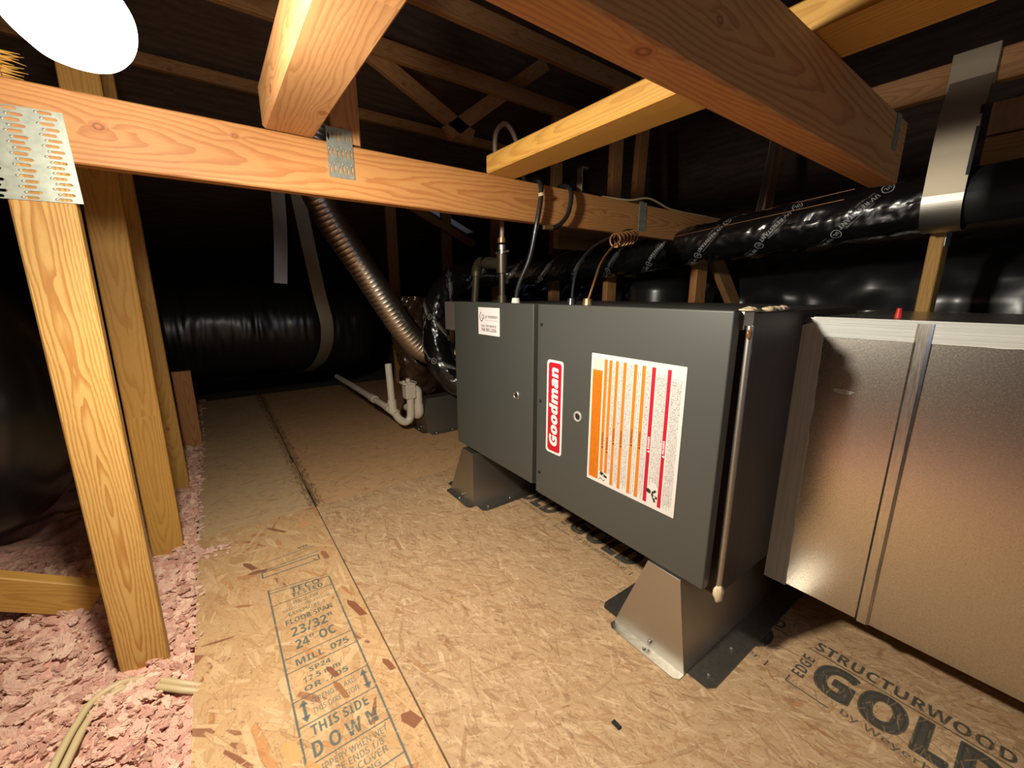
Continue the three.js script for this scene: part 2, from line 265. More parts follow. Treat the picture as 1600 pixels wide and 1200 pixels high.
// ---------------------------------------------------------------- the shell of the attic
{
  const f = structure('floor', 'attic deck of oriented strand boards laid over the ceiling joists');
  part('ceiling_board', box(-2.7, 4.3, -0.30, -0.27, -6.8, 2.3), plaster, f);
  for (const z of [-4.24, -3.64, -3.03, -2.42, -1.80, -1.2, -0.6, 0.02, 0.62]) part('joist', lumber([-2.6, -0.105, z], [4.2, -0.105, z], 0.17, 0.038), W.brown, f);
  const panel = (x0, x1, z0, z1, S, seed, opt, print) => {
    const w = x1 - x0, h = z1 - z0, t = osb(w, h, S, seed, opt, print); 
    const g = new THREE.BoxGeometry(w, 0.018, h); const P = g.attributes.position, uv = g.attributes.uv;
    for (let i = 0; i < P.count; i++) uv.setXY(i, (P.getX(i) + w / 2) / w, 1 - (P.getZ(i) + h / 2) / h);
    g.translate((x0 + x1) / 2, -0.009, (z0 + z1) / 2);
    part('strand_board', g, new THREE.MeshStandardMaterial({ map: t, roughness: 0.78, bumpMap: t, bumpScale: 0.0009 }), f);
  };
  const fine = { ...TAN, density: 5200, len: [0.02, 0.11], wid: [0.003, 0.016], angle: 1.15, spread: 1.1, red: 0.05, alpha: [0.4, 0.85], edge: 0.2, specks: 5200, wisps: 16000 };
  const coarse = { ...TAN, ground: '#b89468', tans: ['#c29c6e', '#b68f60', '#c9a67a', '#ab8558', '#bd986a', '#b99366'], density: 1500, len: [0.05, 0.17], wid: [0.008, 0.038], angle: 1.3, spread: 1.3, red: 0.07, reds: ['#a4683e', '#b57c48', '#7c4a30'], alpha: [0.6, 0.95], edge: 0.45, specks: 2600, wisps: 14000 };
  const dusty = { ...TAN, ground: '#b89a72', tans: ['#bb9c74', '#b5966c', '#c0a27a', '#b19068'], density: 2600, len: [0.02, 0.10], wid: [0.004, 0.016], angle: 0.2, spread: 1.4, red: 0.05, alpha: [0.3, 0.55], edge: 0.08, specks: 1500, wisps: 4000 };
  panel(0.266, 1.506, -1.798, 0.45, 900, 21, fine, goldStamp(0.266, -1.798, [-1.49, -1.079, -0.668, -0.258, 0.152]));
  panel(-0.142, 0.262, -1.798, 0.45, 900, 22, coarse, gradeStamp(-0.142, -1.798));
  const grime = (edge) => (x, S, R) => { const w = x.canvas.width, h = x.canvas.height; for (let i = 0; i < 900; i++) { const d = Math.pow(R(), 2.2) * 0.028 * S, px = edge ? w - d : d, y = R() * h; x.globalAlpha = 0.25 + 0.4 * R(); x.fillStyle = R() < 0.7 ? '#6b4f34' : '#8d7150'; x.fillRect(px, y, 1 + 2 * R(), 3 + 14 * R()); } x.globalAlpha = 1; };
  panel(0.272, 1.506, -4.25, -1.802, 420, 23, { ...dusty, ground: '#bd9468', tans: ['#c19a6c', '#b98f60', '#c8a478', '#b08555'] }, grime(false));
  panel(-0.142, 0.262, -4.25, -1.802, 420, 24, dusty, grime(true));
  panel(1.510, 2.6, -1.798, 0.45, 300, 25, dusty); panel(1.510, 2.6, -4.25, -1.802, 300, 26, dusty); panel(-0.142, 1.506, 0.454, 1.6, 200, 27, dusty);
}
{
  const c = structure('ceiling', 'dark roof sheathing sloping down behind the trusses');
  const slope = (w0, w1, len, hole) => { const s = new THREE.Shape([[w0, 0], [w1, 0], [w1, len], [w0, len]].map((p) => new THREE.Vector2(...p))); if (hole) s.holes.push(new THREE.Path(hole.map((p) => new THREE.Vector2(...p)))); return new THREE.ExtrudeGeometry(s, { depth: 0.02, bevelEnabled: false }); };
  const k = 1.0770;
  const hole = [[2.05, 5.04 * k], [2.79, 5.425 * k], [2.71, 5.475 * k], [2.05, 5.13 * k]];
  let g = slope(-2.7, 4.3, 8.1, hole);
  g.applyMatrix4(new THREE.Matrix4().makeBasis(V(1, 0, 0), V(0, -0.4 / k, -1 / k), V(0, 1 / k, -0.4 / k)).setPosition(0, 3.81, 0.8)); part('roof_sheathing', g, sheathing, c);
  g = box(-2.7, 4.3, 3.7, 3.83, 0.75, 2.3); part('roof_ridge', g, sheathing, c);
  g = slope(-6.8, 2.3, 4.4); const a = Math.hypot(1, 1.45);
  g.applyMatrix4(new THREE.Matrix4().makeBasis(V(0, 0, 1), V(1 / a, -1.45 / a, 0), V(1.45 / a, 1 / a, 0)).setPosition(2.15, 3.83, 0)); part('roof_sheathing', g, sheathing, c);
  for (const [n, b] of [['wall_left', [-2.75, -2.68, -0.3, 3.85, -6.8, 2.3]], ['wall_right', [4.25, 4.32, -0.3, 3.2, -6.8, 2.3]], ['wall_back', [-2.7, 4.3, -0.3, 1.5, -6.82, -6.75]]]) {
    const w = part(n, box(...b), sheathing, scene); w.userData = { kind: 'structure', label: 'dark boarded attic wall', category: 'wall' };
  }
}
{ // gable wall behind the camera with its open hatch
  const s = new THREE.Shape([[-2.7, -0.3], [4.3, -0.3], [4.3, 3.85], [-2.7, 3.85]].map((p) => new THREE.Vector2(...p)));
  s.holes.push(new THREE.Path([[0.25, 0.75], [1.25, 0.75], [1.25, 1.75], [0.25, 1.75]].map((p) => new THREE.Vector2(...p))));
  const g = new THREE.ExtrudeGeometry(s, { depth: 0.07, bevelEnabled: false }); g.translate(0, 0, 2.25);
  const w = part('wall_front', g, sheathing, scene); w.userData = { kind: 'structure', label: 'gable wall with an open square hatch', category: 'wall' };
}
// ---------------------------------------------------------------- trusses: members in one upright plane, tied with toothed plates
const toothGeo = new THREE.SphereGeometry(1, 6, 4);
function plate(w, h, cols, rows, upright) {
  const s = new THREE.Shape([[-w / 2, -h / 2], [w / 2, -h / 2], [w / 2, h / 2], [-w / 2, h / 2]].map((p) => new THREE.Vector2(...p))), gs = [];
  for (let i = 0; i < cols; i++) for (let j = 0; j < rows; j++) {
    const px = (i + 0.5) / cols * w - w / 2 + (upright ? 0 : (j % 2 ? 0.0035 : -0.002)), py = (j + 0.5) / rows * h - h / 2 + (upright ? (i % 2 ? 0.003 : -0.003) : 0);
    const sw = (upright ? Math.min(0.006, w / cols * 0.55) : Math.min(0.0195, w / cols * 0.56)), sh = (upright ? Math.min(0.020, h / rows * 0.55) : Math.min(0.0056, h / rows * 0.55)), e = Math.min(sw, sh) * 0.4;
    const H = new THREE.Path(); H.moveTo(px - sw / 2 + e, py - sh / 2); H.lineTo(px + sw / 2 - e, py - sh / 2); H.lineTo(px + sw / 2, py); H.lineTo(px + sw / 2 - e, py + sh / 2); H.lineTo(px - sw / 2 + e, py + sh / 2); H.lineTo(px - sw / 2, py); s.holes.push(H);
    const t = toothGeo.clone(); t.scale(0.0030, 0.0026, 0.0008); t.translate(px - (upright ? 0 : sw / 2 + 0.002), py + (upright ? sh / 2 + 0.002 : 0), 0.0012); gs.push(t);
  }
  gs.unshift(new THREE.ExtrudeGeometry(s, { depth: 0.0014, bevelEnabled: false }));
  return flat(gs);
}
function putPlate(parent, x, y, z, w, h, cols, rows, upright, rot = 0) { const m = part('connector_plate', plate(w, h, cols, rows, upright), plateSteel, parent); m.position.set(x, y, z); m.rotation.z = rot; return m; }
const T = 0.038;
{ // nearest full truss: the pale beam crossing the picture
  const t = thing('roof_truss', 'roof truss with long orange beam crossing above the furnace and pale post at far left', 'truss');
  part('collar_beam', lumber([-1.6, 1.211, -1.219], [2.6, 1.211, -1.219], 0.13, T), W.orange, t, 'long horizontal orange beam');
  part('post', lumber([-0.240, -0.19, -1.219], [-0.228, 1.145, -1.219], 0.089, T, [1, 0, 0]), W.fir, t, 'pale upright post with strong arched grain');
  part('post', lumber([2.115, -0.19, -1.219], [2.115, 1.145, -1.219], 0.1, T, [1, 0, 0]), W.orange, t);
  part('web', lumber([2.22, 1.12, -1.219], [2.75, 0.62, -1.219], 0.089, T, [0, 1, 0]), W.brown, t);
  part('web', lumber([2.76, 1.1, -1.219], [2.86, 2.4, -1.219], 0.089, T, [1, 0, 0]), W.brown, t);
  putPlate(t, -0.240, 1.150, -1.1995, 0.132, 0.160, 3, 17, false, 0.02);
  putPlate(t, 0.327, 1.252, -1.1995, 0.064, 0.118, 6, 3, true);
  putPlate(t, 1.585, 1.225, -1.1995, 0.05, 0.12, 4, 3, true);
  part('web', lumber([0.345, 1.28, -1.219], [0.345, 2.15, -1.219], 0.075, T, [1, 0, 0]), W.brown, t);
}
{ // the truss overhead, nearer than the lamp
  const t = thing('roof_truss', 'dark brown overhead truss beam slanting from top centre to upper right', 'truss');
  part('collar_beam', lumber([-1.8, 1.2115, -0.327], [1.325, 1.2115, -0.327], 0.129, 0.052), W.orange, t, 'wide timber beam overhead');
  part('post', lumber([2.07, -0.19, -0.327], [2.07, 1.12, -0.327], 0.089, T, [1, 0, 0]), W.yellow, t);
  putPlate(t, 2.07, 1.08, -0.307, 0.085, 0.05, 3, 8, false);
  putPlate(t, 1.25, 1.24, -0.3005, 0.03, 0.07, 2, 3, true);
}
{
  const t = thing('roof_truss', 'roof truss whose pale post stands just behind the big front post', 'truss');
  part('post', lumber([-0.232, -0.19, -1.81], [-0.208, 1.9, -1.81], 0.089, T, [1, 0, 0]), W.yellow, t, 'second pale post from the left edge');
  part('post', lumber([2.10, -0.19, -1.81], [2.10, 2.07, -1.81], 0.089, T, [1, 0, 0]), W.orange, t);
  part('post', lumber([2.30, 1.0, -1.81], [2.36, 2.3, -1.81], 0.089, T, [1, 0, 0]), W.orange, t);
  part('collar_beam', lumber([1.63, 1.211, -1.81], [2.7, 1.211, -1.81], 0.13, T), W.brown, t);
  part('upper_chord', lumber([-1.8, 2.12, -1.85], [2.7, 2.12, -1.85], 0.09, T), W.brown, t);
}
{
  const t = thing('roof_truss', 'roof truss with thin third post from left and crossing dark webs under roof', 'truss');
  part('post', lumber([-0.222, -0.19, -2.42], [-0.222, 2.11, -2.42], 0.075, T, [1, 0, 0]), W.yellow, t, 'third post from the left edge');
  part('post', lumber([2.17, -0.19, -2.42], [2.17, 2.11, -2.42], 0.089, T, [1, 0, 0]), W.brown, t);
  part('upper_chord', lumber([-1.8, 2.155, -2.40], [2.9, 2.155, -2.40], 0.085, T), W.brown, t);
  part('web', lumber([0.84, 2.14, -2.44], [1.47, 1.85, -2.44], 0.085, T), W.brown, t);
  part('web', lumber([1.30, 1.84, -2.44], [2.06, 2.42, -2.44], 0.085, T), W.brown, t);
  putPlate(t, 0.72, 2.15, -2.379, 0.06, 0.12, 3, 4, true);
}
{
  const t = thing('roof_truss', 'furthest roof truss with short stub post at the edge of the decking', 'truss');
  part('stub_post', lumber([-0.178, -0.19, -3.03], [-0.178, 0.455, -3.03], 0.089, T, [1, 0, 0]), W.orange, t, 'short stub post');
  part('post', lumber([2.06, -0.19, -3.03], [2.06, 1.95, -3.03], 0.12, T, [1, 0, 0]), W.brown, t);
  part('upper_chord', lumber([-1.8, 2.12, -3.2], [2.9, 2.12, -3.2], 0.066, T), W.brown, t);
  part('post', lumber([2.07, -0.19, -3.98], [2.07, 1.85, -3.98], 0.11, T, [1, 0, 0]), W.brown, t);
  part('post', lumber([1.50, -0.19, -4.0], [1.50, 1.85, -4.0], 0.1, T, [1, 0, 0]), W.brown, t);
  part('web', lumber([1.55, 1.75, -3.9], [2.35, 1.4, -3.9], 0.07, T), W.brown, t);
}
// ---------------------------------------------------------------- timbers lying across the trusses
{
  const b = thing('timber_brace', 'thick timber brace overhead pointing at camera, lit on its left edge', 'timber');
  part('timber', lumber([0.212, 1.3215, -1.2], [0.212, 1.3215, 1.2], 0.09, 0.112, [0, 1, 0], 0.006), W.brown, b);
}
{
  const b = thing('timber_brace', 'yellow timber brace running from long orange beam up over the dark beam', 'timber');
  part('timber', lumber([0.8375, 1.3035, -1.205], [0.8375, 1.3035, 1.2], 0.054, 0.115, [0, 1, 0], 0.004), W.yellow, b);
}
{
  const b = thing('timber_brace', 'orange timber at right carrying the metal duct hanger', 'timber');
  part('timber', lumber([1.92, 1.535, -0.64], [1.92, 1.535, 1.2], 0.085, T), W.brown, b);
}
{
  const b = thing('timber_brace', 'short orange timber behind the hanger strap at right edge', 'timber');
  part('timber', lumber([2.16, 1.34, -0.28], [2.16, 1.34, 1.2], 0.115, 0.06), W.orange, b);
  part('block', box(2.2, 2.29, 1.42, 1.52, -0.29, -0.2), W.brown, b);
}
{
  const b = thing('broken_board', 'splintered board end under the bulb at top left', 'timber'), R = rng(4);
  part('board', lumber([-0.62, 1.302, -1.222], [-0.245, 1.302, -1.222], 0.05, 0.034), W.brown, b);
  const gs = [];
  for (let i = 0; i < 16; i++) { const y = 1.279 + 0.046 * i / 15, l = 0.008 + 0.026 * R(); gs.push(cyl(V(-0.25, y, -1.222 + (R() - 0.5) * 0.028), V(-0.245 + l, y - 0.004 + 0.004 * R(), -1.222 + (R() - 0.5) * 0.028), 0.0026, 0.0004, 5)); }
  part('splinters', flat(gs), W.yellow, b);
}
{
  const b = thing('scrap_timber', 'offcut of timber half buried in pink insulation at left edge', 'timber');
  part('timber', lumber([-0.98, 0.43, -1.53], [-0.36, 0.055, -1.50], 0.089, T), W.yellow, b);
}
// ---------------------------------------------------------------- furnace
const xf = 0.844;
const F = thing('furnace', 'dark grey horizontal gas furnace with red name badge on low metal stands', 'furnace');
{
  part('cabinet', box(0.872, 1.62, 0.226, 0.862, -1.565, -0.432, 0.004), furnacePaint, F);
  const bd = part('blower_door', box(xf, 0.874, 0.240, 0.866, -1.573, -1.036, 0.004), furnacePaint, F, 'left door panel with white service sticker');
  const md = part('burner_door', box(xf, 0.874, 0.222, 0.866, -1.006, -0.403, 0.004), furnacePaint, F, 'right door panel with badge and warning label');
  part('door_return', box(xf + 0.004, 0.874, 0.222, 0.866, -1.018, -1.004, 0.002), furnacePaint, F);
  const screw = (parent, y, z, r = 0.006) => part('screw', cyl(V(xf - 0.003, y, z), V(xf + 0.004, y, z), r * 0.8, r, 12), blackMatte, parent);
  for (const y of [0.803, 0.553, 0.302]) screw(md, y, -0.994);
  const ring = (parent, y, z, m) => { const g = new THREE.TorusGeometry(0.013, 0.004, 8, 24); g.rotateY(Math.PI / 2); g.translate(xf - 0.001, y, z); const k = part('sight_glass', g, m, parent); part('plug', cyl(V(xf - 0.002, y, z), V(xf + 0.004, y, z), 0.011, 0.011, 18), m === steel ? blackPlastic : darkSteel, parent); return k; };
  ring(bd, 0.545, -1.127, steel); ring(md, 0.542, -0.822, new THREE.MeshStandardMaterial({ color: 0x9a958a, roughness: 0.4 }));
  const sticker = (name, y0, y1, z0, z1, tex, parent, label, th = 0.0012, shape = null) => {
    const w = z1 - z0, h = y1 - y0; let g;
    const s = new THREE.Shape(), r = shape ?? 0.002; s.moveTo(-w / 2 + r, -h / 2); s.lineTo(w / 2 - r, -h / 2); s.quadraticCurveTo(w / 2, -h / 2, w / 2, -h / 2 + r); s.lineTo(w / 2, h / 2 - r); s.quadraticCurveTo(w / 2, h / 2, w / 2 - r, h / 2); s.lineTo(-w / 2 + r, h / 2); s.quadraticCurveTo(-w / 2, h / 2, -w / 2, h / 2 - r); s.lineTo(-w / 2, -h / 2 + r); s.quadraticCurveTo(-w / 2, -h / 2, -w / 2 + r, -h / 2);
    g = new THREE.ExtrudeGeometry(s, { depth: th, bevelEnabled: false }); const P = g.attributes.position, uv = g.attributes.uv;
    for (let i = 0; i < P.count; i++) uv.setXY(i, P.getX(i) / w + 0.5, P.getY(i) / h + 0.5);
    g.rotateY(-Math.PI / 2); g.translate(xf - 0.0002, (y0 + y1) / 2, (z0 + z1) / 2);
    return part(name, g, new THREE.MeshStandardMaterial({ map: tex, roughness: 0.45 }), parent, label);
  };
  sticker('name_badge', 0.392, 0.697, -0.962, -0.888, canvasTexture(256, 1055, (x, w, h) => {
    x.fillStyle = '#d6d0c9'; x.fillRect(0, 0, w, h); x.fillStyle = '#ad1223'; x.beginPath(); x.roundRect(26, 26, w - 52, h - 52, 34); x.fill();
    x.save(); x.translate(w / 2 - 4, h / 2); x.rotate(-Math.PI / 2); x.fillStyle = '#dad4cc'; x.strokeStyle = '#dad4cc'; x.textAlign = 'center'; x.textBaseline = 'alphabetic'; x.font = 'bold 100px sans-serif'; x.lineWidth = 6; x.lineJoin = 'round';
    const m = x.measureText('Goodman').width; x.scale(900 / m, 165 / 100); x.translate(0, 32); x.transform(1, 0, -0.12, 1, 0, 0); x.fillText('Goodman', 0, 0); x.strokeText('Goodman', 0, 0); x.restore();
  }), md, 'red badge with white rim and white lettering', 0.002, 0.013);
  sticker('service_sticker', 0.744, 0.847, -1.374, -1.229, canvasTexture(512, 364, (x, w, h) => {
    x.fillStyle = '#e2d9d6'; x.fillRect(0, 0, w, h); x.fillStyle = '#2c2a2a'; x.strokeStyle = '#3b3937'; x.textAlign = 'center';
    const T2 = (s, cx, by, wd, hh, f) => { x.save(); x.font = f + ' 100px sans-serif'; const m = x.measureText(s).width; x.translate(cx, by); x.scale(wd / m, hh / 72); x.fillText(s, 0, 0); x.restore(); };
    T2('JC ENERGY', 325, 138, 300, 34, 'bold'); x.globalAlpha = 0.5; T2('SOLUTIONS', 325, 176, 300, 16, ''); x.globalAlpha = 1;
    T2('CALL FOR SERVICE', 255, 258, 370, 30, 'bold'); T2('760.983.2326', 255, 316, 370, 42, 'bold');
    x.lineWidth = 12; x.beginPath(); x.ellipse(82, 125, 42, 58, 0, 0.4, 4.6); x.stroke(); x.lineWidth = 6; x.beginPath(); x.ellipse(108, 122, 26, 32, 0, 0, 6.3); x.stroke(); x.beginPath(); x.ellipse(130, 130, 20, 22, 0, 0, 6.3); x.stroke();
  }), bd, 'small white service sticker');
  sticker('warning_label', 0.367, 0.739, -0.776, -0.491, canvasTexture(768, 1002, (x, w, h) => {
    const R = rng(77); x.fillStyle = '#c9c3bc'; x.fillRect(0, 0, w, h);
    const top = 34, bot = h - 26, X = (u) => u * w;
    const bar = (a, b, col, y0 = top, y1 = bot) => { x.fillStyle = col; x.fillRect(X(a), y0, X(b) - X(a), y1 - y0); };
    const lines = (a, b, n, col, y0 = top, y1 = bot, al = 0.85) => { x.fillStyle = col; for (let i = 0; i < n; i++) { const cx = mix(X(a), X(b), (i + 0.5) / n), t = Math.min(7, (X(b) - X(a)) / n * 0.62); let y = y0 + 10 + 50 * R() * R(); const end = y1 - 8 - 40 * R(); while (y < end) { const l = 3 + 12 * R(); x.globalAlpha = al * (0.6 + 0.4 * R()); x.fillRect(cx - t / 2 + (R() - 0.5), y, t * (0.5 + 0.5 * R()), l); y += l + 2 + 3 * R(); } } x.globalAlpha = 1; };
    bar(0.024, 0.147, '#c56c0e', top + 88); lines(0.03, 0.14, 7, '#7c3f06', top + 96, bot, 0.75);
    bar(0.024, 0.147, '#bdb7ab', top, top + 88);
    for (const [a, b, y1, wy] of [[0.165, 0.202, 0.925, 0.72], [0.222, 0.259, 0.925, 0.75], [0.298, 0.332, 1, 0.66], [0.387, 0.421, 1, 0.66], [0.502, 0.538, 1, 0.62], [0.588, 0.625, 1, 0.62]]) {
      bar(a, b, '#bf6f1e', top, mix(top, bot, y1));
      x.save(); x.translate((X(a) + X(b)) / 2, mix(top, bot, wy)); x.rotate(-Math.PI / 2); x.fillStyle = '#5a2c06'; x.font = 'bold 21px sans-serif'; x.textBaseline = 'middle'; x.fillText('WARNING', 24, 0); x.beginPath(); x.moveTo(0, 9); x.lineTo(18, 9); x.lineTo(9, -9); x.fill(); x.restore();
    }
    lines(0.204, 0.220, 1, '#5b564f'); lines(0.264, 0.294, 2, '#5b564f'); lines(0.336, 0.384, 4, '#5b564f'); lines(0.425, 0.492, 5, '#5b564f'); lines(0.542, 0.582, 2, '#5b564f'); lines(0.63, 0.678, 4, '#5b564f'); lines(0.735, 0.83, 7, '#5b564f', top + 30, bot - 130); lines(0.882, 0.97, 7, '#5b564f', top + 40);
    for (const [a, b, s] of [[0.686, 0.723, 'DANGER'], [0.835, 0.869, 'PELIGRO']]) {
      bar(a, b, '#ab0d25'); x.save(); x.translate((X(a) + X(b)) / 2, mix(top, bot, 0.62)); x.rotate(-Math.PI / 2); x.fillStyle = '#f4eee8'; x.font = 'bold 22px sans-serif'; x.textBaseline = 'middle'; x.fillText(s, 24, 0); x.beginPath(); x.moveTo(0, 9); x.lineTo(18, 9); x.lineTo(9, -9); x.fill(); x.restore();
    }
    x.fillStyle = '#2b2927'; x.strokeStyle = '#2b2927';                                  // hand-and-spark and blast pictograms
    bar(0.15, 0.292, '#c9c3bc', bot - 74, bot); x.fillStyle = '#2b2927'; x.save(); x.translate(X(0.215), bot - 48); x.rotate(0.25); x.fillRect(-34, -20, 34, 26); x.fillRect(0, -14, 36, 20); x.fillStyle = '#c9c3bc'; x.fillRect(-6, -8, 10, 12); x.restore(); x.lineWidth = 5; x.beginPath(); x.moveTo(X(0.165), bot - 6); x.lineTo(X(0.185), bot - 24); x.lineTo(X(0.22), bot - 6); x.lineTo(X(0.24), bot - 20); x.stroke();
    x.fillStyle = '#2b2927'; x.beginPath(); x.ellipse(X(0.74), bot - 90, 20, 16, 0.5, 0, 7); x.fill(); x.lineWidth = 16; x.beginPath(); x.moveTo(X(0.775), bot - 84); x.lineTo(X(0.815), bot - 108); x.moveTo(X(0.775), bot - 80); x.lineTo(X(0.81), bot - 24); x.stroke(); x.lineWidth = 20; x.beginPath(); x.moveTo(X(0.79), bot - 62); x.lineTo(X(0.83), bot - 58); x.stroke(); x.fillStyle = '#c9c3bc'; x.beginPath(); x.arc(X(0.80), bot - 60, 9, 0, 7); x.fill();
  }), md, 'white warning label with orange and red stripes');
  // right-hand end: recess, bead of metal and painted end panel
  part('end_panel', box(0.912, 1.60, 0.176, 0.860, -0.432, -0.399, 0.003), endPaint, F, 'dark streaked end panel');
  part('recess_shade_strip', box(0.874, 0.914, 0.205, 0.862, -0.445, -0.424, 0.002), blackMatte, F);  // black strip, its colour stands in for the shade of the gap beside the door
  part('edge_bead', tube([[0.884, 0.835, -0.388], [0.884, 0.6, -0.387], [0.886, 0.4, -0.387], [0.888, 0.205, -0.388]], 0.0075, 30, 8), steel, F, 'silver bead down the corner');
  part('corner_bracket', box(0.872, 0.915, 0.826, 0.864, -0.424, -0.396, 0.002), steel, F);
  const blob = new THREE.SphereGeometry(0.017, 14, 10); { const P = blob.attributes.position; for (let i = 0; i < P.count; i++) { const k = 1 + 0.35 * noise(P.getX(i) * 90, P.getY(i) * 90, P.getZ(i) * 90); P.setXYZ(i, P.getX(i) * k * 0.8, P.getY(i) * k * 1.3, P.getZ(i) * k * 0.7); } blob.computeVertexNormals(); }
  const b1 = blob.clone(); b1.translate(0.886, 0.208, -0.386); part('caulk', b1, creamCaulk, F, 'cream caulk blob');
  const b2 = blob.clone(); b2.scale(0.45, 0.45, 0.45); b2.translate(0.878, 0.818, -0.386); part('caulk', b2, copper, F);
  const b3 = blob.clone(); b3.scale(0.5, 0.9, 0.4); b3.translate(0.905, 0.775, -0.394); part('caulk', b3, creamCaulk, F);
  { const R = rng(9), gs = []; for (let i = 0; i < 12; i++) { const q = blob.clone(); q.scale(0.5 + R(), 0.18 + 0.15 * R(), 0.7 + 0.8 * R()); q.translate(0.9 + 0.24 * R(), 0.864, -0.42 + 0.012 * (R() - 0.5)); gs.push(q); } part('caulk', flat(gs), creamCaulk, F); }
  part('junction_box', box(0.885, 0.95, 0.734, 0.862, -1.74, -1.566, 0.003), new THREE.MeshStandardMaterial({ color: 0x6b625a, roughness: 0.5, metalness: 0.3 }), F);
  // cable bushings on top
  for (const [x, z, m] of [[0.93, -1.248, pvc], [0.995, -1.019, blackPlastic], [0.99, -0.94, brass]]) part('bushing', cyl(V(x, 0.86, z), V(x, 0.882, z), 0.017, 0.014, 16), m, F);
}
// return-air box behind the furnace
{
  const r = thing('return_plenum', 'dark sheet metal return box standing behind the furnace', 'duct');
  part('box', box(1.44, 1.80, 0.224, 0.80, -2.66, -1.568, 0.004), new THREE.MeshStandardMaterial({ color: 0x1d1d1c, roughness: 0.5, metalness: 0.4 }), r);
}
// ---------------------------------------------------------------- stands under the cabinet
function stand(dx, dz, label, dirty) {
  const s = thing('support_stand', label, 'stand', 'sheet metal stands under the furnace');
  const zb0 = -0.618, zb1 = -0.407, zt0 = -0.548, zt1 = -0.455, H = 0.219, xb = 0.81, xt = 0.838, xe = 1.43;
  part('end_plate', sheet([[xb, 0.001, zb0], [xb, 0.001, zb1], [xt, H, zt1], [xt, H, zt0]], 0.0015), steel, s, 'bright sloped end plate');
  part('side_plate', sheet([[xb + 0.002, 0.001, zb1], [xe, 0.001, zb1], [xe, H, zt1], [xt + 0.002, H, zt1]], 0.0015), steel, s);
  part('side_plate', sheet([[xe, 0.001, zb0], [xb + 0.002, 0.001, zb0], [xt + 0.002, H, zt0], [xe, H, zt0]], 0.0015), steel, s);
  part('top_plate', box(xt, xe, H - 0.002, H + 0.001, zt0, zt1, 0.0005), steel, s);
  const fl = (pts) => { const g = new THREE.ExtrudeGeometry(new THREE.Shape(pts.map((p) => new THREE.Vector2(p[0], -p[1]))), { depth: 0.0022, bevelEnabled: false }); g.rotateX(-Math.PI / 2); return g; };
  part('foot_flange', fl([[xb - 0.028, zb0 + 0.012], [xb - 0.018, zb0], [xb + 0.004, zb0], [xb + 0.004, zb1], [xb - 0.018, zb1], [xb - 0.028, zb1 - 0.012]]), steel, s, 'foot flange on the floor');
  part('foot_flange', fl([[xb + 0.012, zb1], [xe, zb1], [xe, zb1 + 0.062], [xb + 0.03, zb1 + 0.062], [xb + 0.012, zb1 + 0.05]]), steel, s, 'side flange');
  part('foot_flange', fl([[xb + 0.012, zb0 - 0.05], [xb + 0.03, zb0 - 0.062], [xe, zb0 - 0.062], [xe, zb0], [xb + 0.012, zb0]]), steel, s, 'side flange');
  for (const [x, y, z] of [[xb - 0.014, 0.003, -0.51], [xb + 0.05, 0.003, zb1 + 0.035], [xb + 0.17, 0.003, zb1 + 0.03]]) part('screw', cyl(V(x, y, z), V(x, y + 0.004, z), 0.005, 0.003, 8), steel, s);
  part('screw', cyl(V(xb + 0.001, 0.02, -0.505), V(xb - 0.005, 0.021, -0.505), 0.005, 0.004, 8), steel, s);
  s.position.set(dx, 0, dz); return s;
}
stand(0, 0, 'shiny sheet metal stand under the right end of the furnace, nearest the camera', false);
stand(0.004, -0.983, 'sheet metal stand under the left door of the furnace', true);
stand(0.245, -1.980, 'furthest metal stand, beside the white drain trap', true);
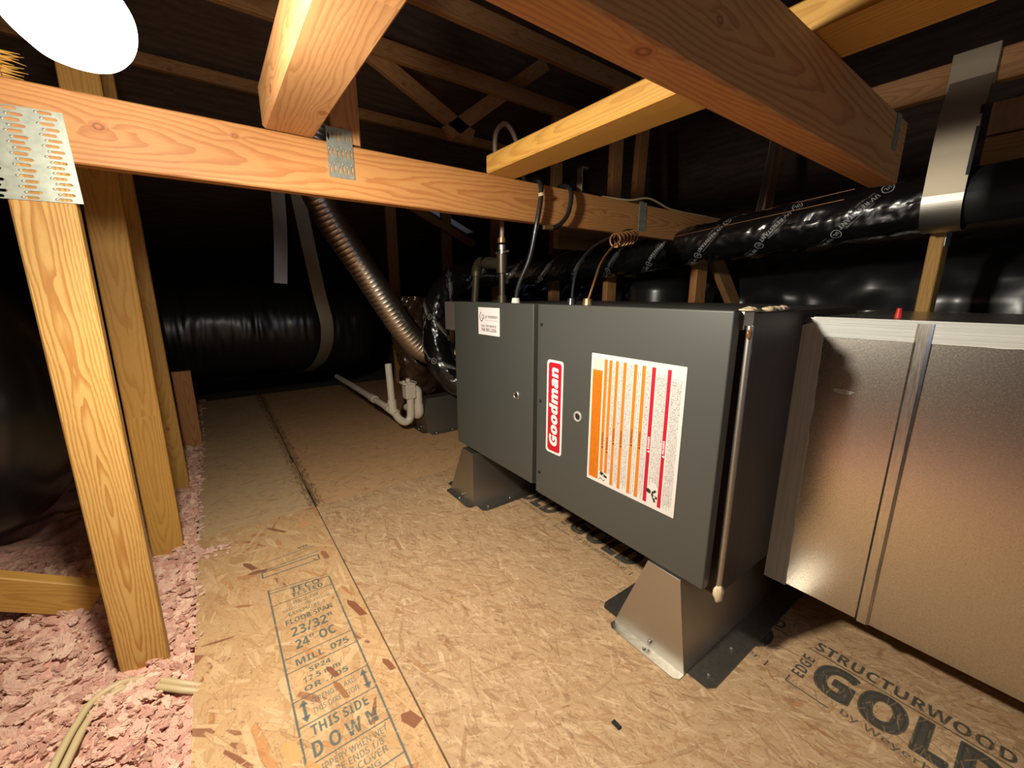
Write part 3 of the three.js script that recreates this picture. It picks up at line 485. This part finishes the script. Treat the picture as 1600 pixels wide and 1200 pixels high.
// ---------------------------------------------------------------- galvanised supply duct
{
  const d = thing('supply_duct', 'large galvanised sheet metal duct joined to the right end of the furnace', 'duct');
  const xd = 1.19, y0 = 0.116, y1 = 0.842, z0 = -0.398, z1 = 1.6;
  const face = (za, zb) => { const g = box(xd, xd + 0.004, y0, y1, za, zb, 0.0015); const P = g.attributes.position, uv = g.attributes.uv; for (let i = 0; i < P.count; i++) uv.setXY(i, P.getZ(i) / 0.22, P.getY(i) / 0.22); return g; };
  part('side_panel', face(z0, -0.181), ductSteel, d); part('side_panel', face(-0.179, z1), ductSteel, d);
  part('top_panel', box(xd, 1.85, y1 - 0.004, y1, z0, z1), ductSteel, d); part('bottom_panel', box(xd, 1.85, y0, y0 + 0.004, z0, z1), ductSteel, d); part('rear_panel', box(1.846, 1.85, y0, y1, z0, z1), ductSteel, d);
  part('end_collar', box(xd + 0.004, 1.846, y0, y1, z0, z0 + 0.004), ductSteel, d);
  part('standing_seam', lumber([xd - 0.004, y0 + 0.002, -0.180], [xd - 0.004, y1 - 0.004, -0.180], 0.026, 0.010, [0, 0, 1], 0.0045), ductSteel, d, 'raised upright seam');
  part('standing_seam', lumber([xd - 0.004, y0 + 0.002, 0.55], [xd - 0.004, y1 - 0.004, 0.55], 0.026, 0.010, [0, 0, 1], 0.0045), ductSteel, d);
  // brushed-on sealant along the left joint and along the top edge, ragged inner edge
  const R = rng(31), rag = (n, f) => Array.from({ length: n + 1 }, (_, i) => f(i / n));
  let pts = [[z0 - 0.002, y0 - 0.004], ...rag(60, (t) => [z0 + 0.046 + 0.006 * (1 - t) + 0.004 * noise(t * 14, 1) + 0.002 * noise(t * 60, 3), mix(y0 - 0.004, y1 - 0.05, t)]), [z0 + 0.05, y1], [z0 - 0.002, y1 - 0.02]];
  const strip = (p, th) => { const g = new THREE.ExtrudeGeometry(new THREE.Shape(p.map((a) => new THREE.Vector2(...a))), { depth: th, bevelEnabled: false }); g.rotateY(-Math.PI / 2); const q = g.attributes.position, uv = g.attributes.uv; for (let i = 0; i < q.count; i++) uv.setXY(i, q.getY(i) * 1.2, q.getZ(i) * 8); g.translate(xd, 0, 0); return g; };
  part('sealant_band', strip(pts, 0.0022), mastic, d, 'grey brushed sealant on the joint');
  pts = [[z0 + 0.02, y1 + 0.002], ...rag(90, (t) => [mix(z0 + 0.045, z1, t), y1 - 0.044 + 0.004 * noise(t * 90, 5) + 0.003 * noise(t * 260, 9)]), [z1, y1 + 0.002]];
  const band = strip(pts, 0.0026); { const q = band.attributes.position, uv = band.attributes.uv; for (let i = 0; i < q.count; i++) uv.setXY(i, q.getZ(i) * 1.2, q.getY(i) * 8); }
  part('sealant_band', band, mastic, d, 'grey brushed sealant along the top');
  const fan = (za, ya, sy, sz, seed) => { const p = rag(40, (t) => { const a = t * Math.PI * 2, k = 1 + 0.35 * noise(Math.cos(a) * 2 + seed, Math.sin(a) * 2); return [za + Math.cos(a) * sz * k, ya + Math.sin(a) * sy * k]; }); return strip(p.slice(0, -1), 0.001); };
  part('sealant_smear', fan(-0.297, 0.672, 0.006, 0.02, 3), mastic, d); 
  part('red_cap', cyl(V(1.36, y1, -0.258), V(1.358, y1 + 0.022, -0.258), 0.008, 0.005, 12), new THREE.MeshStandardMaterial({ color: 0xc4281c, roughness: 0.45 }), d, 'small red cap');
}
// ---------------------------------------------------------------- black wrapped duct behind the furnace, with its hanger
const printTex = canvasTexture(1024, 1024, (x, w, h) => {
  const R = rng(12); x.fillStyle = '#131314'; x.fillRect(0, 0, w, h);
  const draw = (cx, cy) => {
    x.save(); x.translate(cx, cy); x.rotate(-0.72); x.fillStyle = '#a9a9a6'; x.strokeStyle = '#a9a9a6';
    x.font = 'bold 40px sans-serif'; x.fillText('UV RESISTANT', 60, 14); x.font = '15px sans-serif'; x.fillText('CLASS 1 AIR DUCT', 70, 36);
    x.lineWidth = 6; x.beginPath(); x.arc(10, 8, 30, 0, 7); x.stroke(); x.font = 'bold 30px sans-serif'; x.fillText('UL', -10, 19);
    x.globalAlpha = 0.8; for (let k = 0; k < 3; k++) { x.fillRect(-250, -10 + k * 14, 90 + 110 * R(), 4); } x.globalAlpha = 1; x.restore();
  };
  for (let i = 0; i < 2; i++) for (let j = 0; j < 4; j++) for (const ox of [-1024, 0, 1024]) for (const oy of [-1024, 0, 1024]) draw(260 + i * 512 + (j % 2) * 256 + ox, 130 + j * 256 + oy);
});
const printed = new THREE.MeshPhysicalMaterial({ map: printTex, roughness: 0.28, clearcoat: 0.5, clearcoatRoughness: 0.18 });
{
  const d = thing('wrapped_duct', 'glossy black printed flexible duct running behind the furnace and bending down at left', 'duct');
  const path = [[1.92, 1.185, -0.30], [1.92, 1.165, -0.62], [1.91, 1.13, -1.05], [1.90, 1.095, -1.44], [1.86, 1.06, -1.95], [1.66, 1.03, -2.30], [1.36, 1.0, -2.42], [1.20, 0.86, -2.42], [1.155, 0.66, -2.40], [1.165, 0.46, -2.36], [1.24, 0.34, -2.30], [1.40, 0.33, -2.2]];
  part('wrap', sweep(path, 420, 48, (s, a) => 0.084 + 0.006 * noise(s * 2.2, Math.cos(a) * 1.2, Math.sin(a) * 1.2) + 0.0075 * noise(s * 9 + 0.7 * Math.sin(a), Math.cos(a) * 2.2, Math.sin(a) * 2.2 + 5) + 0.008 * Math.abs(noise(s * 20 + 2 * Math.sin(a), Math.cos(a) * 4, Math.sin(a) * 4)) + 0.003 * noise(s * 48, Math.cos(a) * 7, Math.sin(a) * 7), 0.52), printed, d);
  for (const off of [0.5, 1.7]) part('tie_wire', tube([0, 0.15, 0.4, 0.6, 0.75, 0.9].map((t) => { const y = mix(1.175, 1.10, t), z = mix(-0.55, -1.42, t); return [1.915 - Math.cos(off) * 0.09 + 0.002 * Math.sin(t * 20), y + Math.sin(off) * 0.09, z]; }), 0.0022, 40, 6), copper, d);
}
{
  const d = thing('insulated_duct', 'dull black duct end entering from the right edge through hanger strap', 'duct');
  part('sleeve', sweep([[1.92, 1.187, -0.275], [1.92, 1.20, 0.1], [1.92, 1.22, 0.6], [1.92, 1.24, 1.4]], 120, 40, (s, a) => 0.082 + 0.004 * noise(s * 6, Math.cos(a) * 2, Math.sin(a) * 2), 1), blackMatte, d);
}
{
  const h = thing('duct_hanger', 'wide galvanised strap hanging from orange timber and wrapping the black duct', 'strap');
  const zc = -0.303, ring = [];
  for (let i = 0; i <= 24; i++) { const a = Math.PI * 0.98 + i / 24 * Math.PI * 1.45; ring.push([1.92 + Math.cos(a) * 0.093, 1.183 + Math.sin(a) * 0.093, zc]); }
  part('band', ribbon(ring, V(0, 0, 1), 0.09, 0.0015, 60), steel, h, 'bright band round the duct');
  part('strap', ribbon([[1.828, 1.17, zc], [1.829, 1.3, zc], [1.84, 1.42, zc], [1.878, 1.495, zc], [1.893, 1.53, zc]], V(0, 0, 1), 0.09, 0.0015, 30), strapSteel, h, 'flat strap up to the timber');
  part('clip', box(1.885, 1.899, 1.485, 1.590, zc - 0.05, zc + 0.046, 0.001), strapSteel, h); 
  part('tape', ribbon([[1.826, 1.235, zc + 0.043], [1.827, 1.30, zc + 0.043], [1.838, 1.42, zc + 0.043]], V(0, 0, 1), 0.008, 0.003, 16), blackMatte, h);
}
// ---------------------------------------------------------------- other ducts
const folds = (R0, k, amp) => (s, a) => R0 + amp * (Math.abs(noise(s * k + 0.9 * Math.sin(a + s), Math.cos(a) * 1.6, Math.sin(a) * 1.6)) - 0.25) * 2 + amp * 0.5 * noise(s * k * 3, Math.cos(a) * 4, Math.sin(a) * 4 + s);
{
  const d = thing('flexible_duct', 'huge black plastic flexible duct lying at the far end of the decking', 'duct');
  const wr = (s, a) => 0.475 + 0.012 * noise(s * 3, Math.cos(a) * 2, Math.sin(a) * 2) + 0.012 * noise(s * 26, Math.cos(a) * 2.4, Math.sin(a) * 2.4) * (0.6 + 0.4 * noise(s * 4, 1));
  part('jacket', sweep([[-2.3, 0.6, -4.58], [-0.6, 0.6, -4.58], [0.6, 0.6, -4.56], [1.45, 0.6, -4.58]], 380, 56, (s, a, L) => wr(s, a) * Math.sqrt(clamp(1 - Math.pow(clamp((s - L + 0.35) / 0.36), 2.5), 0.02, 1)), 1), blackPlastic, d);
}
{
  const h = thing('duct_strap', 'long pale strap curving round the huge far black duct', 'strap');
  part('strap', ribbon([[0.72, 1.80, -4.04], [0.73, 1.70, -4.05], [0.785, 1.2, -4.06], [0.83, 0.85, -4.07], [0.86, 0.62, -4.06], [0.845, 0.42, -4.10], [0.79, 0.25, -4.22], [0.72, 0.15, -4.38]], V(1, 0.15, 0), 0.11, 0.004, 60), strapSteel, h);
}
{
  const h = thing('duct_strap', 'short straight shiny strap left of the curved strap', 'strap');
  part('strap', ribbon([[0.578, 1.82, -4.0], [0.56, 1.4, -4.0], [0.52, 0.98, -4.02]], V(1, 0, 0.1), 0.098, 0.004, 20), steel, h);
}
{
  const d = thing('flexible_duct', 'black flexible duct at left edge behind the front post', 'duct');
  part('jacket', sweep([[-2.4, 0.52, -2.2], [-1.4, 0.52, -2.2], [-0.85, 0.52, -2.25], [-0.47, 0.52, -2.35]], 260, 56, (s, a, L) => folds(0.50, 5, 0.018)(s, a) * Math.sqrt(clamp(1 - Math.pow(clamp((s - L + 0.4) / 0.41), 2.5), 0.02, 1)), 1), blackPlastic, d);
}
{
  const d = thing('flexible_duct', 'wrinkled black flexible duct lying low behind the galvanised duct', 'duct');
  part('jacket', sweep([[2.88, 0.78, -3.6], [2.88, 0.80, -2.0], [2.87, 0.82, -0.8], [2.86, 0.82, 0.2], [2.86, 0.82, 1.6]], 420, 60, folds(0.33, 3.6, 0.032), 1), blackPlastic, d);
}
{
  const d = thing('vertical_duct', 'smooth upright black duct standing behind the furnace below the printed duct', 'duct');
  part('barrel', (() => { const g = new THREE.LatheGeometry([[0, 0.0], [0.19, 0.0], [0.195, 0.02], [0.19, 0.05], [0.19, 0.9], [0.185, 0.94], [0.15, 0.98], [0, 0.98]].map((p) => new THREE.Vector2(...p)), 48); g.translate(2.33, 0.005, -1.60); return g; })(), blackPlastic, d);
}
{
  const d = thing('flue_pipe', 'ribbed shiny metal flue pipe slanting down behind the furnace', 'pipe');
  const pts = [[0.74, 2.40, -2.62], [0.68, 2.05, -2.62], [0.585, 1.72, -2.62], [0.545, 1.52, -2.61], [0.600, 1.36, -2.61], [0.80, 1.02, -2.60], [1.03, 0.64, -2.58], [1.13, 0.53, -2.56], [1.26, 0.49, -2.5], [1.42, 0.49, -2.42]];
  part('corrugated_pipe', sweep(pts, 900, 36, (s) => 0.080 + 0.0016 * Math.pow(Math.abs(Math.sin(s / 0.028 * Math.PI)), 6), 1), new THREE.MeshStandardMaterial({ color: 0xe0d4c2, metalness: 1, roughness: 0.38 }), d);
  const ringG = (x, y, z, r) => { const g = new THREE.TorusGeometry(r, 0.007, 8, 40); g.rotateY(Math.PI / 2 - 0.45); g.translate(x, y, z); return g; };
  part('collar', flat([ringG(1.25, 0.49, -2.5, 0.092), ringG(1.29, 0.49, -2.48, 0.095)]), steel, d);
}
{
  const d = thing('crumpled_sleeve', 'crumpled shiny plastic sleeve hanging behind the flue pipe bend', 'sleeve');
  part('sleeve', sweep([[1.22, 0.86, -2.98], [1.20, 0.6, -2.95], [1.24, 0.36, -2.95], [1.30, 0.16, -3.0]], 120, 40, folds(0.13, 7, 0.03), 1), new THREE.MeshPhysicalMaterial({ color: 0x4a3526, roughness: 0.25, clearcoat: 0.6, clearcoatRoughness: 0.15 }), d);
}
// ---------------------------------------------------------------- condensate drain
{
  const d = thing('drain_trap', 'white plastic drain trap with overflow switch standing on the boards', 'drain');
  const z = -2.48, P = (pts, r = 0.024) => tube(pts, r, 30, 14);
  part('vent_pipe', P([[0.858, 0.468, z], [0.862, 0.35, z], [0.866, 0.2, z]], 0.021), pvc, d);
  part('tee', flat([cyl(V(0.866, 0.235, z), V(0.867, 0.155, z), 0.027), cyl(V(0.852, 0.182, z - 0.06), V(0.885, 0.145, z + 0.02), 0.027)]), pvc, d);
  part('u_bend', P([[0.875, 0.155, z + 0.01], [0.905, 0.105, z + 0.015], [0.94, 0.08, z + 0.02], [0.972, 0.1, z + 0.02], [0.98, 0.16, z + 0.02], [0.982, 0.25, z + 0.02]]), pvc, d);
  part('drain_line', P([[0.85, 0.18, z - 0.02], [0.84, 0.187, z - 0.3], [0.84, 0.187, z - 0.64], [0.84, 0.18, z - 1.3]], 0.021), pvc, d, 'long drain pipe running back along the floor');
  part('coupling', cyl(V(0.842, 0.187, z - 0.26), V(0.841, 0.187, z - 0.34), 0.026), pvc, d);
  part('switch_body', flat([box(0.945, 1.012, 0.235, 0.335, z - 0.02, z + 0.05, 0.006), box(0.930, 1.02, 0.33, 0.345, z - 0.025, z + 0.055, 0.004), cyl(V(0.975, 0.345, z + 0.015), V(0.975, 0.365, z + 0.015), 0.014), cyl(V(0.94, 0.345, z + 0.03), V(0.94, 0.358, z + 0.03), 0.009)]), pvc, d, 'white float switch');
  part('wire', P([[0.98, 0.345, z + 0.05], [1.03, 0.33, z + 0.06], [1.05, 0.26, z + 0.07], [1.06, 0.22, z + 0.06]], 0.003), blackMatte, d);
  part('side_pipe', P([[0.99, 0.285, z + 0.02], [1.015, 0.292, z + 0.02], [1.032, 0.28, z + 0.02], [1.036, 0.24, z + 0.02], [1.036, 0.17, z + 0.02]], 0.026), pvc, d);
  part('elbow', P([[1.036, 0.19, z + 0.02], [1.036, 0.13, z + 0.02], [1.034, 0.11, z], [1.032, 0.112, z - 0.05], [1.03, 0.125, z - 0.09]], 0.030), pvc, d);
  part('end_pipe', P([[1.03, 0.118, z - 0.06], [1.022, 0.128, z - 0.12], [1.02, 0.132, z - 0.15]], 0.024), pvc, d);
}
// ---------------------------------------------------------------- gas piping and cables
{
  const g = thing('gas_pipe', 'black iron gas pipe with elbow and tee rising from the furnace top', 'pipe');
  const x = 0.93;
  part('riser', cyl(V(x, 0.862, -1.542), V(x, 0.985, -1.524), 0.0155), ironPipe, g);
  part('elbow', tube([[x, 0.97, -1.526], [x, 1.0, -1.52], [x, 1.022, -1.497], [x, 1.022, -1.46]], 0.021, 20, 14), ironPipe, g);
  part('union', flat([cyl(V(x, 1.02, -1.465), V(x, 1.012, -1.385), 0.016), cyl(V(x, 1.02, -1.44), V(x, 1.018, -1.42), 0.022), cyl(V(x, 1.014, -1.398), V(x, 1.012, -1.365), 0.021)]), ironPipe, g);
  part('tee', flat([cyl(V(x, 1.045, -1.336), V(x, 0.975, -1.336), 0.021), cyl(V(x, 1.012, -1.37), V(x, 1.012, -1.336), 0.020)]), ironPipe, g);
  part('drip_leg', flat([cyl(V(x, 0.98, -1.336), V(x, 0.885, -1.336), 0.0125), cyl(V(x, 0.864, -1.336), V(x, 0.89, -1.336), 0.019)]), ironPipe, g);
  part('valve', flat([cyl(V(x, 1.045, -1.336), V(x, 1.066, -1.336), 0.011), cyl(V(x, 1.06, -1.336), V(x, 1.078, -1.336), 0.016, 0.016, 6), cyl(V(x, 1.05, -1.336), V(x - 0.004, 1.052, -1.29), 0.004), cyl(V(x, 1.05, -1.37), V(x, 1.052, -1.336), 0.006)]), steel, g);
  part('nut', cyl(V(x, 1.086, -1.336), V(x, 1.104, -1.336), 0.017, 0.016, 6), brass, g);
  part('flexible_line', tube([[x, 1.09, -1.336], [x, 1.15, -1.335], [x, 1.25, -1.333], [0.885, 1.376, -1.31], [0.885, 1.447, -1.30], [0.922, 1.478, -1.30], [0.958, 1.452, -1.30], [1.0, 1.33, -1.30], [1.03, 1.2, -1.32]], 0.0085, 80, 10), new THREE.MeshStandardMaterial({ color: 0x8f7a62, roughness: 0.5, metalness: 0.2 }), g, 'tan flexible line looping over the beam');
}
{
  const c = thing('flexible_conduit', 'black flexible conduit from furnace top up over the orange beam', 'cable');
  part('conduit', tube([[0.93, 0.875, -1.248], [0.935, 0.93, -1.235], [0.955, 1.02, -1.20], [0.966, 1.136, -1.175], [0.981, 1.221, -1.172], [0.985, 1.27, -1.18], [0.99, 1.292, -1.215], [1.0, 1.28, -1.27], [1.02, 1.2, -1.3]], 0.0085, 90, 10), blackPlastic, c);
  part('fitting', cyl(V(0.979, 1.228, -1.166), V(0.976, 1.238, -1.166), 0.0105), cableMat, c);
}
{
  const c = thing('cable_pigtail', 'short black cable looped over the orange beam with brass end', 'cable');
  part('cable', tube([[1.13, 1.2, -1.29], [1.13, 1.282, -1.255], [1.128, 1.29, -1.215], [1.126, 1.27, -1.178], [1.122, 1.235, -1.168], [1.105, 1.182, -1.166], [1.075, 1.148, -1.166], [1.042, 1.131, -1.166], [1.025, 1.128, -1.166]], 0.0085, 70, 10), blackPlastic, c);
  part('end_fitting', cyl(V(1.03, 1.129, -1.166), V(0.992, 1.126, -1.166), 0.0095, 0.0075), brass, c);
}
{
  const c = thing('control_wire', 'thin black wire rising from furnace top to loop beside the coiled wire', 'cable');
  part('wire', tube([[0.995, 0.875, -1.019], [1.03, 0.96, -1.04], [1.12, 1.045, -1.07], [1.30, 1.12, -1.09], [1.40, 1.145, -1.11], [1.46, 1.135, -1.14], [1.5, 1.1, -1.18]], 0.005, 60, 8), blackPlastic, c);
}
{
  const c = thing('thermostat_wire', 'bronze thermostat wire with a coil rising from furnace top', 'cable');
  const pts = [[0.99, 0.875, -0.94], [1.02, 0.93, -0.945], [1.1, 1.0, -0.99], [1.2, 1.06, -1.03]];
  for (let i = 0; i <= 60; i++) { const a = i / 60 * Math.PI * 2 * 5.5, t = i / 60; pts.push([1.22 + 0.16 * t + 0.006 * Math.cos(a), 1.085 + 0.03 * t + 0.024 * Math.sin(a), -1.04 - 0.04 * t + 0.022 * Math.cos(a)]); }
  part('wire', tube(pts, 0.0042, 320, 7), copper, c);
}
{
  const c = thing('loose_string', 'pale thin cable lying along the top of the orange beam at right', 'cable');
  part('string', tube([[1.35, 1.282, -1.225], [1.5, 1.284, -1.205], [1.62, 1.305, -1.2], [1.8, 1.283, -1.21], [2.1, 1.281, -1.21], [2.5, 1.283, -1.22]], 0.0045, 60, 6), cableMat, c);
}
{
  const b = thing('black_bundle', 'black boxy bundle resting on the beams behind the yellow brace', 'box');
  part('bundle', (() => { const g = new RoundedBoxGeometry(0.30, 0.17, 0.2, 5, 0.03), P = g.attributes.position; for (let i = 0; i < P.count; i++) { const k = 0.02 * noise(P.getX(i) * 14, P.getY(i) * 14, P.getZ(i) * 14 + 3); P.setXYZ(i, P.getX(i) + k, P.getY(i) + k, P.getZ(i) + k); } g.computeVertexNormals(); g.translate(1.80, 1.362, -1.80); return g; })(), blackMatte, b);
  part('paper', (() => { const g = new THREE.BoxGeometry(0.11, 0.06, 0.004, 8, 4, 1), P = g.attributes.position; for (let i = 0; i < P.count; i++) P.setZ(i, P.getZ(i) + 0.01 * noise(P.getX(i) * 30, P.getY(i) * 30)); g.computeVertexNormals(); g.translate(1.70, 1.31, -1.69); return g; })(), new THREE.MeshStandardMaterial({ color: 0x55524c, roughness: 0.8 }), b);
}
{
  const b = thing('angle_bracket', 'small pale metal angle bracket standing on the orange beam', 'bracket');
  part('upright', box(1.215, 1.222, 1.277, 1.372, -1.236, -1.21, 0.001), strapSteel, b); part('arm', box(1.215, 1.25, 1.366, 1.373, -1.236, -1.21, 0.001), strapSteel, b);
}
{
  const s = thing('metal_strap', 'grey metal strap beside the slanting web at upper right', 'strap');
  part('strap', ribbon([[2.55, 1.15, -1.17], [2.64, 1.5, -1.18], [2.74, 1.9, -1.19]], V(1, 0, 0), 0.06, 0.003, 20), strapSteel, s);
}
// ---------------------------------------------------------------- pink loose insulation
{
  const h = (x, z) => {
    const edge = sst(-0.15, -0.30, x);
    return -0.018 - 0.012 * edge + 0.03 * sst(-0.45, -1.1, x) + 0.07 * sst(-1.25, -1.5, z) * sst(-0.33, -0.42, x) * (1 - sst(-1.65, -1.95, z)) + 0.03 * sst(-1.25, -1.1, z) * sst(-0.16, -0.24, x) * sst(-0.95, -1.1, z)
      + 0.030 * noise(x * 6, z * 6, 1) * edge + 0.018 * noise(x * 17, z * 17, 4) + 0.009 * (1 - 2 * Math.abs(noise(x * 45, z * 45, 9))) + 0.005 * noise(x * 110, z * 110, 2);
  };
  const bed = (x0, x1, z0, z1, step) => {
    const nx = Math.round((x1 - x0) / step), nz = Math.round((z1 - z0) / step), g = new THREE.PlaneGeometry(x1 - x0, z1 - z0, nx, nz); g.rotateX(-Math.PI / 2); g.translate((x0 + x1) / 2, 0, (z0 + z1) / 2);
    const P = g.attributes.position; for (let i = 0; i < P.count; i++) P.setY(i, h(P.getX(i), P.getZ(i))); g.computeVertexNormals(); return g;
  };
  const pinkTex = dataTexture(512, 512, (i, j) => { const n = noise(i * 0.03, j * 0.03, 2), m = noise(i * 0.11, j * 0.11, 6), f = noise(i * 0.4, j * 0.4, 3); const t = clamp(0.5 + 0.6 * n + 0.35 * m), v = 1 + 0.12 * f; return [mix(200, 226, t) * v, mix(142, 184, t) * v, mix(128, 160, t) * v].map((q) => clamp(q, 0, 255)); });
  const pink = new THREE.MeshStandardMaterial({ map: pinkTex, roughness: 1 }), tuftMat = new THREE.MeshStandardMaterial({ color: 0xffffff, roughness: 1 });
  const ins = new THREE.Group(); ins.name = 'loose_insulation'; ins.userData = { kind: 'stuff', label: 'pink loose-fill insulation heaped beside the decking at left', category: 'insulation' }; scene.add(ins);
  part('fibre_bed', bed(-0.95, -0.12, -2.1, -0.55, 0.0055), pink, ins); part('fibre_bed', bed(-2.65, -0.95, -4.4, 2.2, 0.06), pink, ins); part('fibre_bed', bed(-0.95, -0.12, -4.4, -2.1, 0.02), pink, ins); part('fibre_bed', bed(-0.95, -0.16, -0.55, 2.2, 0.03), pink, ins);
  const R = rng(55), tg = new THREE.IcosahedronGeometry(1, 4), TP = tg.attributes.position; for (let i = 0; i < TP.count; i++) { const a = V().fromBufferAttribute(TP, i), k = 1 + 0.45 * noise(a.x * 1.7, a.y * 1.7, a.z * 1.7) + 0.35 * noise(a.x * 4, a.y * 9, a.z * 9 + 3) + 0.2 * noise(a.x * 6, a.y * 20, a.z * 20); TP.setXYZ(i, a.x * k, a.y * k, a.z * k); } tg.computeVertexNormals();
  const N = 9300, im = new THREE.InstancedMesh(tg, tuftMat, N); im.name = 'fibre_tuft'; const M = new THREE.Matrix4(), col = new THREE.Color();
  for (let i = 0; i < N; i++) {
    const far = i > 6500, x = mix(-0.135, far ? -0.5 : -0.75, Math.pow(R(), far ? 1.2 : 0.8)), z = far ? mix(-1.9, -4.2, R()) : mix(-0.75, -2.0, R()), s = 0.004 + 0.011 * R() * R();
    if (i > 9000) { const q = V(-0.145 + 0.10 * Math.pow(R(), 2.2), 0.001 + 0.003 * R(), -1.68 + 0.05 * (R() + R() - 1)); if (i > 9070) { q.x = -0.146 + 0.022 * R() * R(); q.z = mix(-3.4, -1.2, R()); } const k = 0.002 + 0.006 * R() * R(); M.compose(q, new THREE.Quaternion().setFromEuler(new THREE.Euler(0, R() * 6, 0)), V(k * 1.8, k * 0.5, k)); im.setMatrixAt(i, M); const tt = R(); col.setRGB(mix(0.52, 0.74, tt), mix(0.3, 0.5, tt), mix(0.22, 0.38, tt)); im.setColorAt(i, col); continue; }
    const xx = x > -0.15 && R() < 0.8 ? x - 0.02 : x;
    M.compose(V(xx, h(xx, z) + s * 0.35, z), new THREE.Quaternion().setFromEuler(new THREE.Euler((R() - 0.5) * 1.6, R() * 6, (R() - 0.5) * 1.6)), V(s * (1.2 + 1.3 * R()), s * 0.55, s * (0.7 + 0.6 * R()))); im.setMatrixAt(i, M);
    const t = R(); col.setRGB(mix(0.52, 0.76, t), mix(0.27, 0.52, t), mix(0.20, 0.38, t)); im.setColorAt(i, col);
  }
  // tuft spilled on the board
  ins.add(im);
}
// pair of house cables
for (const [pts, label] of [
  [[[-0.10, -0.025, -1.06], [-0.159, 0.008, -1.083], [-0.23, 0.012, -1.142], [-0.277, 0.014, -1.163], [-0.317, 0.014, -1.145], [-0.338, 0.012, -1.092], [-0.350, 0.012, -1.03], [-0.362, 0.01, -0.93], [-0.37, 0.01, -0.7]], 'upper cream house cable curving across pink insulation into the board edge'],
  [[[-0.10, -0.026, -1.045], [-0.16, 0.006, -1.066], [-0.23, 0.010, -1.124], [-0.275, 0.013, -1.142], [-0.304, 0.012, -1.124], [-0.323, 0.011, -1.08], [-0.334, 0.010, -1.02], [-0.345, 0.010, -0.93], [-0.353, 0.008, -0.7]], 'lower cream house cable just inside the bend of the other one']]) {
  const c = thing('house_cable', label, 'cable', 'cream cables on the insulation');
  part('sheath', tube(pts, 0.0075, 80, 10), cableMat, c);
}
{ // dark crumb and nail on the boards
  const c = thing('debris_chip', 'tiny dark chip lying on bare board at bottom centre', 'debris');
  part('chip', box(0.583, 0.593, 0, 0.004, -0.437, -0.417, 0.001), blackMatte, c);
}
// ---------------------------------------------------------------- the bulb
{
  const l = thing('light_bulb', 'bare glowing bulb hanging at top left', 'lamp');
  const prof = [[0.0005, 0.054], [0.018, 0.051], [0.035, 0.041], [0.047, 0.023], [0.054, 0.0], [0.052, -0.016], [0.045, -0.036], [0.033, -0.052], [0.024, -0.062]].map((p) => new THREE.Vector2(...p));
  const turn = new THREE.Quaternion().setFromUnitVectors(V(0, 1, 0), V(0.86, -0.50, 0.1).normalize());
  const place = (g) => { g.applyQuaternion(turn); g.translate(LAMP.x, LAMP.y, LAMP.z); return g; };
  part('globe', place(new THREE.LatheGeometry(new THREE.SplineCurve(prof).getPoints(40), 64)), new THREE.MeshStandardMaterial({ color: 0xffffff, roughness: 0.4, emissive: 0xfff6ea, emissiveIntensity: 12 }), l, 'glowing white globe');
  part('collar', place(new THREE.LatheGeometry([[0.024, -0.061], [0.021, -0.085], [0.015, -0.095], [0.013, -0.115], [0.0005, -0.117]].map((p) => new THREE.Vector2(...p)), 32)), new THREE.MeshStandardMaterial({ color: 0xdedbd4, roughness: 0.4 }), l);
  part('socket', place(new THREE.LatheGeometry([[0.0005, -0.155], [0.016, -0.153], [0.022, -0.14], [0.022, -0.105], [0.017, -0.103], [0.017, -0.118]].map((p) => new THREE.Vector2(...p)), 28)), blackPlastic, l);
  const e = V(0, -0.15, 0).applyQuaternion(turn).add(LAMP);
  part('cord', tube([[e.x, e.y, e.z], [e.x - 0.04, e.y + 0.03, e.z], [e.x - 0.06, e.y + 0.2, e.z], [e.x - 0.07, 2.4, e.z], [e.x - 0.07, 3.17, e.z]], 0.004, 40, 8), blackPlastic, l);
  const p = new THREE.PointLight(LAMP_COLOR, GLOW_ALL_ROUND, 0, 2); p.position.copy(LAMP); p.shadow.radius = 2.2; p.castShadow = true; l.add(p); p.name = 'bulb_glow';
  const s = new THREE.SpotLight(LAMP_COLOR, GLOW_FORWARD, 0, 1.5, 1.0, 2); s.position.copy(LAMP); s.target.position.copy(LAMP).add(LAMP_AXIS); s.shadow.radius = 2.2; s.castShadow = true; l.add(s); l.add(s.target); s.name = 'bulb_forward_glow'; s.target.name = 'bulb_aim';
}
scene.traverse((o) => { if (o.isMesh) { o.castShadow = true; o.receiveShadow = true; } });
renderer.render(scene, camera);
